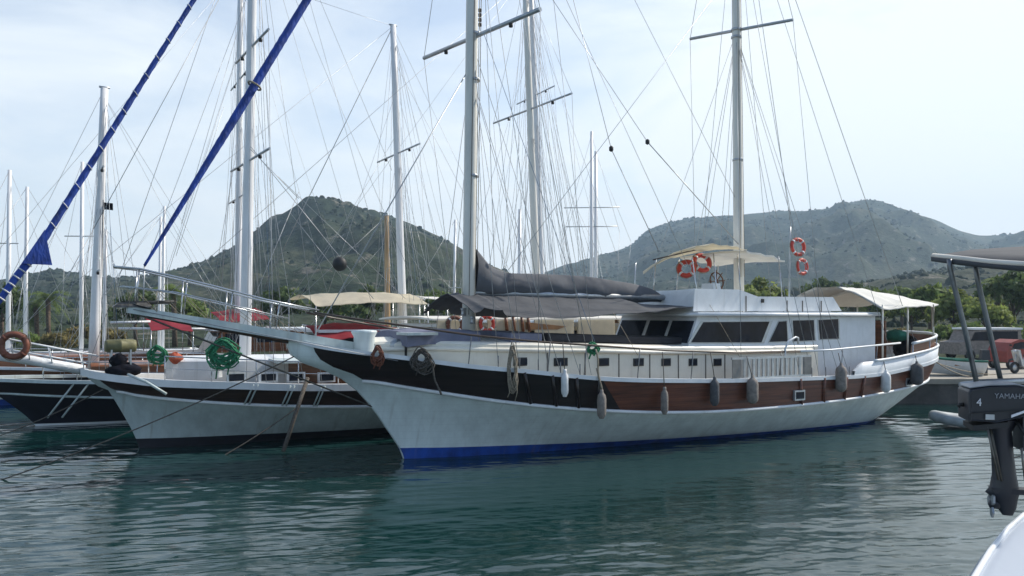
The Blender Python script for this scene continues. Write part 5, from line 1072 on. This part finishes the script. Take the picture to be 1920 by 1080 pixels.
MB().box((-.06, -.156, -.075), (.05, .012, .03)).build('latch', M['alloy'], cw); MB().tube([(-.178, -.03, -.02), (-.20, -.03, -.02), (-.21, -.03, -.035)], .012, 7).build('starter_grip', M['rubber'], cw)
MB().tube([(.1, -.1, -.1), (.16, -.17, -.2), (.2, -.12, -.34), (.26, -.05, -.3)], .009, 7).build('fuel_hose', M['rubber'], OB)
MB().box((.19, 0, -.16), (.10, .2, .22)).build('clamp_bracket', M['cowl'], OB); MB().tube([(.2, -.06, -.16), (.25, -.06, -.35)], .014, 7).build('steering_arm', M['cowl'], OB)

# ------------------------------------------------------------------ trees
def leaf_crown(rad, hgt, nclump, nleaf, leaf, seed, flat=.75):
    r3 = np.random.default_rng(seed); mb = MB(); vs = []; fs = []
    for c_ in range(nclump):
        d = r3.normal(size=3); d /= np.linalg.norm(d); d[2] = abs(d[2]) * .9 - .25; rr = rad * r3.uniform(.35, .95); cc = np.array((d[0] * rr, d[1] * rr, d[2] * hgt * .55 * r3.uniform(.6, 1.1)))
        cr_ = rad * r3.uniform(.22, .42)
        for _ in range(nleaf):
            e = r3.normal(size=3); e /= np.linalg.norm(e); p = cc + e * cr_ * r3.uniform(.5, 1) * (1, 1, flat); u = r3.normal(size=3); u /= np.linalg.norm(u); v = np.cross(u, e); v /= np.linalg.norm(v) + 1e-6; s = leaf * r3.uniform(.6, 1.3)
            o = len(vs); vs += [tuple(p - u * s), tuple(p + v * s * .5), tuple(p + u * s), tuple(p - v * s * .5)]; fs.append((o, o + 1, o + 2, o + 3))
    mb.add(vs, fs); return mb
def make_tree(name, m, rad, h, seed, cat='tree', ncl=26, nl=60, leaf=.22, trunk=True):
    o = empty(name, (0, 0, 0), 0, 'x', cat)
    if trunk:
        tb2 = MB().tube([(0, 0, -.3), (.05, .03, h * .3), (-.03, .05, h * .62)], [.16 * h / 4, .12 * h / 4, .06 * h / 4], 8)
        for k in range(5): a = k * 1.257; tb2.tube([(0, 0, h * .3 + .1 * k), (math.cos(a) * rad * .4, math.sin(a) * rad * .4, h * .55 + .1 * k)], [.05 * h / 4, .02], 5)
        tb2.build('trunk', M['bark'], o)
    c = leaf_crown(rad, h * .75, ncl, nl, leaf, seed).build('crown', m, o); c.location = (0, 0, h * .62 if trunk else h * .4); return o
def make_palm(h, seed, m):
    o = empty('palm_tree', (0, 0, 0), 0, 'x', 'palm tree'); r3 = random.Random(seed)
    MB().tube([(0, 0, -.3), (.05, 0, h * .4), (.12, .05, h)], [.22, .17, .2], 9).build('trunk', M['bark'], o); mb = MB()
    for k in range(30):
        a = r3.uniform(0, 6.28); el = r3.uniform(-.5, 1.3); Lf = r3.uniform(1.5, 2.2); spine = []
        for i in range(8):
            f = i / 7; spine.append(Vector((.12 + math.cos(a) * Lf * f * math.cos(el * (1 - .5 * f)), .05 + math.sin(a) * Lf * f * math.cos(el * (1 - .5 * f)), h + Lf * f * math.sin(el) - .75 * f * f * Lf)))
        side = Vector((-math.sin(a), math.cos(a), 0))
        for i in range(7):
            for sg in (1, -1):
                for q_ in (0, .5):
                    p = lerp(spine[i], spine[i + 1], q_); ln = .42 * (1 - .5 * i / 7); t = p + side * sg * ln + (spine[i + 1] - spine[i]) * .9 - Vector((0, 0, .12)); mb.add([p, p + (spine[i + 1] - spine[i]) * .3, t], [(0, 1, 2)])
    mb.build('crown', m, o); return o
protos = {'dark': make_tree('tree', M['leaf_dark'], 2.1, 4.6, 3), 'mid': make_tree('tree', M['leaf_mid'], 1.9, 4.2, 5), 'light': make_tree('tree', M['leaf_light'], 1.8, 3.6, 8), 'bush': make_tree('bush', M['leaf_mid'], 1.5, 2.2, 12, 'bush', 18, 60, .18, False), 'dry': make_tree('bush', M['leaf_dry'], 1.3, 1.9, 14, 'bush', 18, 50, .16, False),
          'palm': make_palm(4.2, 2, M['leaf_mid']), 'palmd': make_palm(3.4, 9, M['leaf_dark'])}
used = set()
def plant(kind, px, Y, sc, label, grp):
    o = protos[kind] if kind not in used else copy_tree(protos[kind]); used.add(kind); x = (px - 960) / FPX * Y
    o.location = (x, Y, land_h(x, Y) if not (x > 11.5 and QY < Y < 46) else QZ + .05); o.rotation_euler = (0, 0, rng.uniform(0, 6.28)); o.scale = (sc,) * 3; o['label'] = label; o['group'] = grp
GT = 'trees and bushes behind the quay'
for kind, px, Y, sc, lab in (('light', 1790, 58, 1.15, 'bright green bushy tree between the two steel posts'), ('mid', 1745, 62, 1.1, 'green tree close behind the stern awning'), ('light', 1848, 55, 1.0, 'light green tree just behind the second steel post'), ('dark', 1900, 60, 1.25, 'dark tree at the edge behind the red tricycle'), ('light', 1708, 66, .95, 'light leafy tree seen under the stern awning'),
                             ('mid', 1655, 70, 1.05, 'mid green tree seen through the stern awning posts'), ('dark', 1620, 78, 1.1, 'dark tree beside the wheelhouse back corner'), ('mid', 1940, 66, 1.2, 'tall mid green tree cut by the frame edge'), ('palm', 1872, 60, 1.0, 'leafy palm behind the white roofed van'), ('palmd', 1600, 72, 1.1, 'dark palm above the stern awning front'),
                             ('light', 1422, 70, 1.45, 'bright green tree crown showing over the flybridge beside the mainmast'), ('bush', 1818, 52, 1.0, 'green bush behind the van roof'), ('bush', 1765, 54, .9, 'green bush behind the white skiff'), ('dry', 1690, 58, .9, 'yellowish dry bush under the awning fringe'), ('dark', 1545, 95, 1.3, 'dark distant tree over the wheelhouse roof'), ('mid', 1690, 92, 1.2, 'olive tree on the slope above the stern awning'), ('bush', 1960, 50, 1.2, 'bush beyond the frame edge of the quay')):
    plant(kind, px, Y, sc, lab, GT)
GL = 'trees along the far shore'
for kind, px, Y, sc, lab in (('palm', 92, 58, .85, 'spiky palm behind the two leftmost masts'), ('palmd', 70, 60, .9, 'dark palm beside the spiky palm at the far shore'), ('dry', 150, 56, 1.2, 'yellow green bush at the foot of the one spreader mast'), ('palm', 328, 58, .95, 'palm crown below the small red awning'), ('mid', 355, 60, .9, 'green tree beside the palm below the small red awning'), ('dark', 255, 62, 1.0, 'dark tree behind the low white booms'),
                             ('bush', 40, 52, .9, 'green bush low on the shore behind the brown lifebuoy'), ('dry', 110, 50, .9, 'dry bush near the boulders'), ('dark', 520, 66, 1.0, 'dark tree behind the red awnings'), ('mid', 610, 68, 1.0, 'green tree beneath the long cream canopy'), ('dark', 690, 66, 1.1, 'dark tree behind the varnished mast'), ('mid', 820, 68, 1.1, 'green tree beneath the short white canopy'), ('dark', 870, 72, 1.1, 'dark tree just behind the white foremast'), ('bush', 420, 60, 1.0, 'bush showing behind the green hose coil'), ('dry', 205, 54, 1.0, 'dry bush behind the olive liferaft'), ('dark', 5, 64, 1.1, 'dark tree at the edge behind the first mast')):
    plant(kind, px, Y, sc, lab, GL)

# ------------------------------------------------------------------ haze in the air
hz = MB().box((0, 900, 128), (4400, 2060, 264)).build('haze', None) if False else None
hm = bpy.data.materials.new('haze_air'); hm.use_nodes = True; t = hm.node_tree; t.nodes.remove(t.nodes['Principled BSDF'])
pv = t.nodes.new('ShaderNodeVolumePrincipled'); pv.inputs['Color'].default_value = (0.58, 0.79, 1.0, 1); pv.inputs['Density'].default_value = 0.00042; pv.inputs['Anisotropy'].default_value = 0.2
t.links.new(pv.outputs['Volume'], t.nodes['Material Output'].inputs['Volume'])
hb_ = MB().box((0, 640, 92), (4600, 1400, 196)).build('haze', hm); tag(hb_, 'thin blue haze hanging in the harbour air', 'haze', kind='stuff')
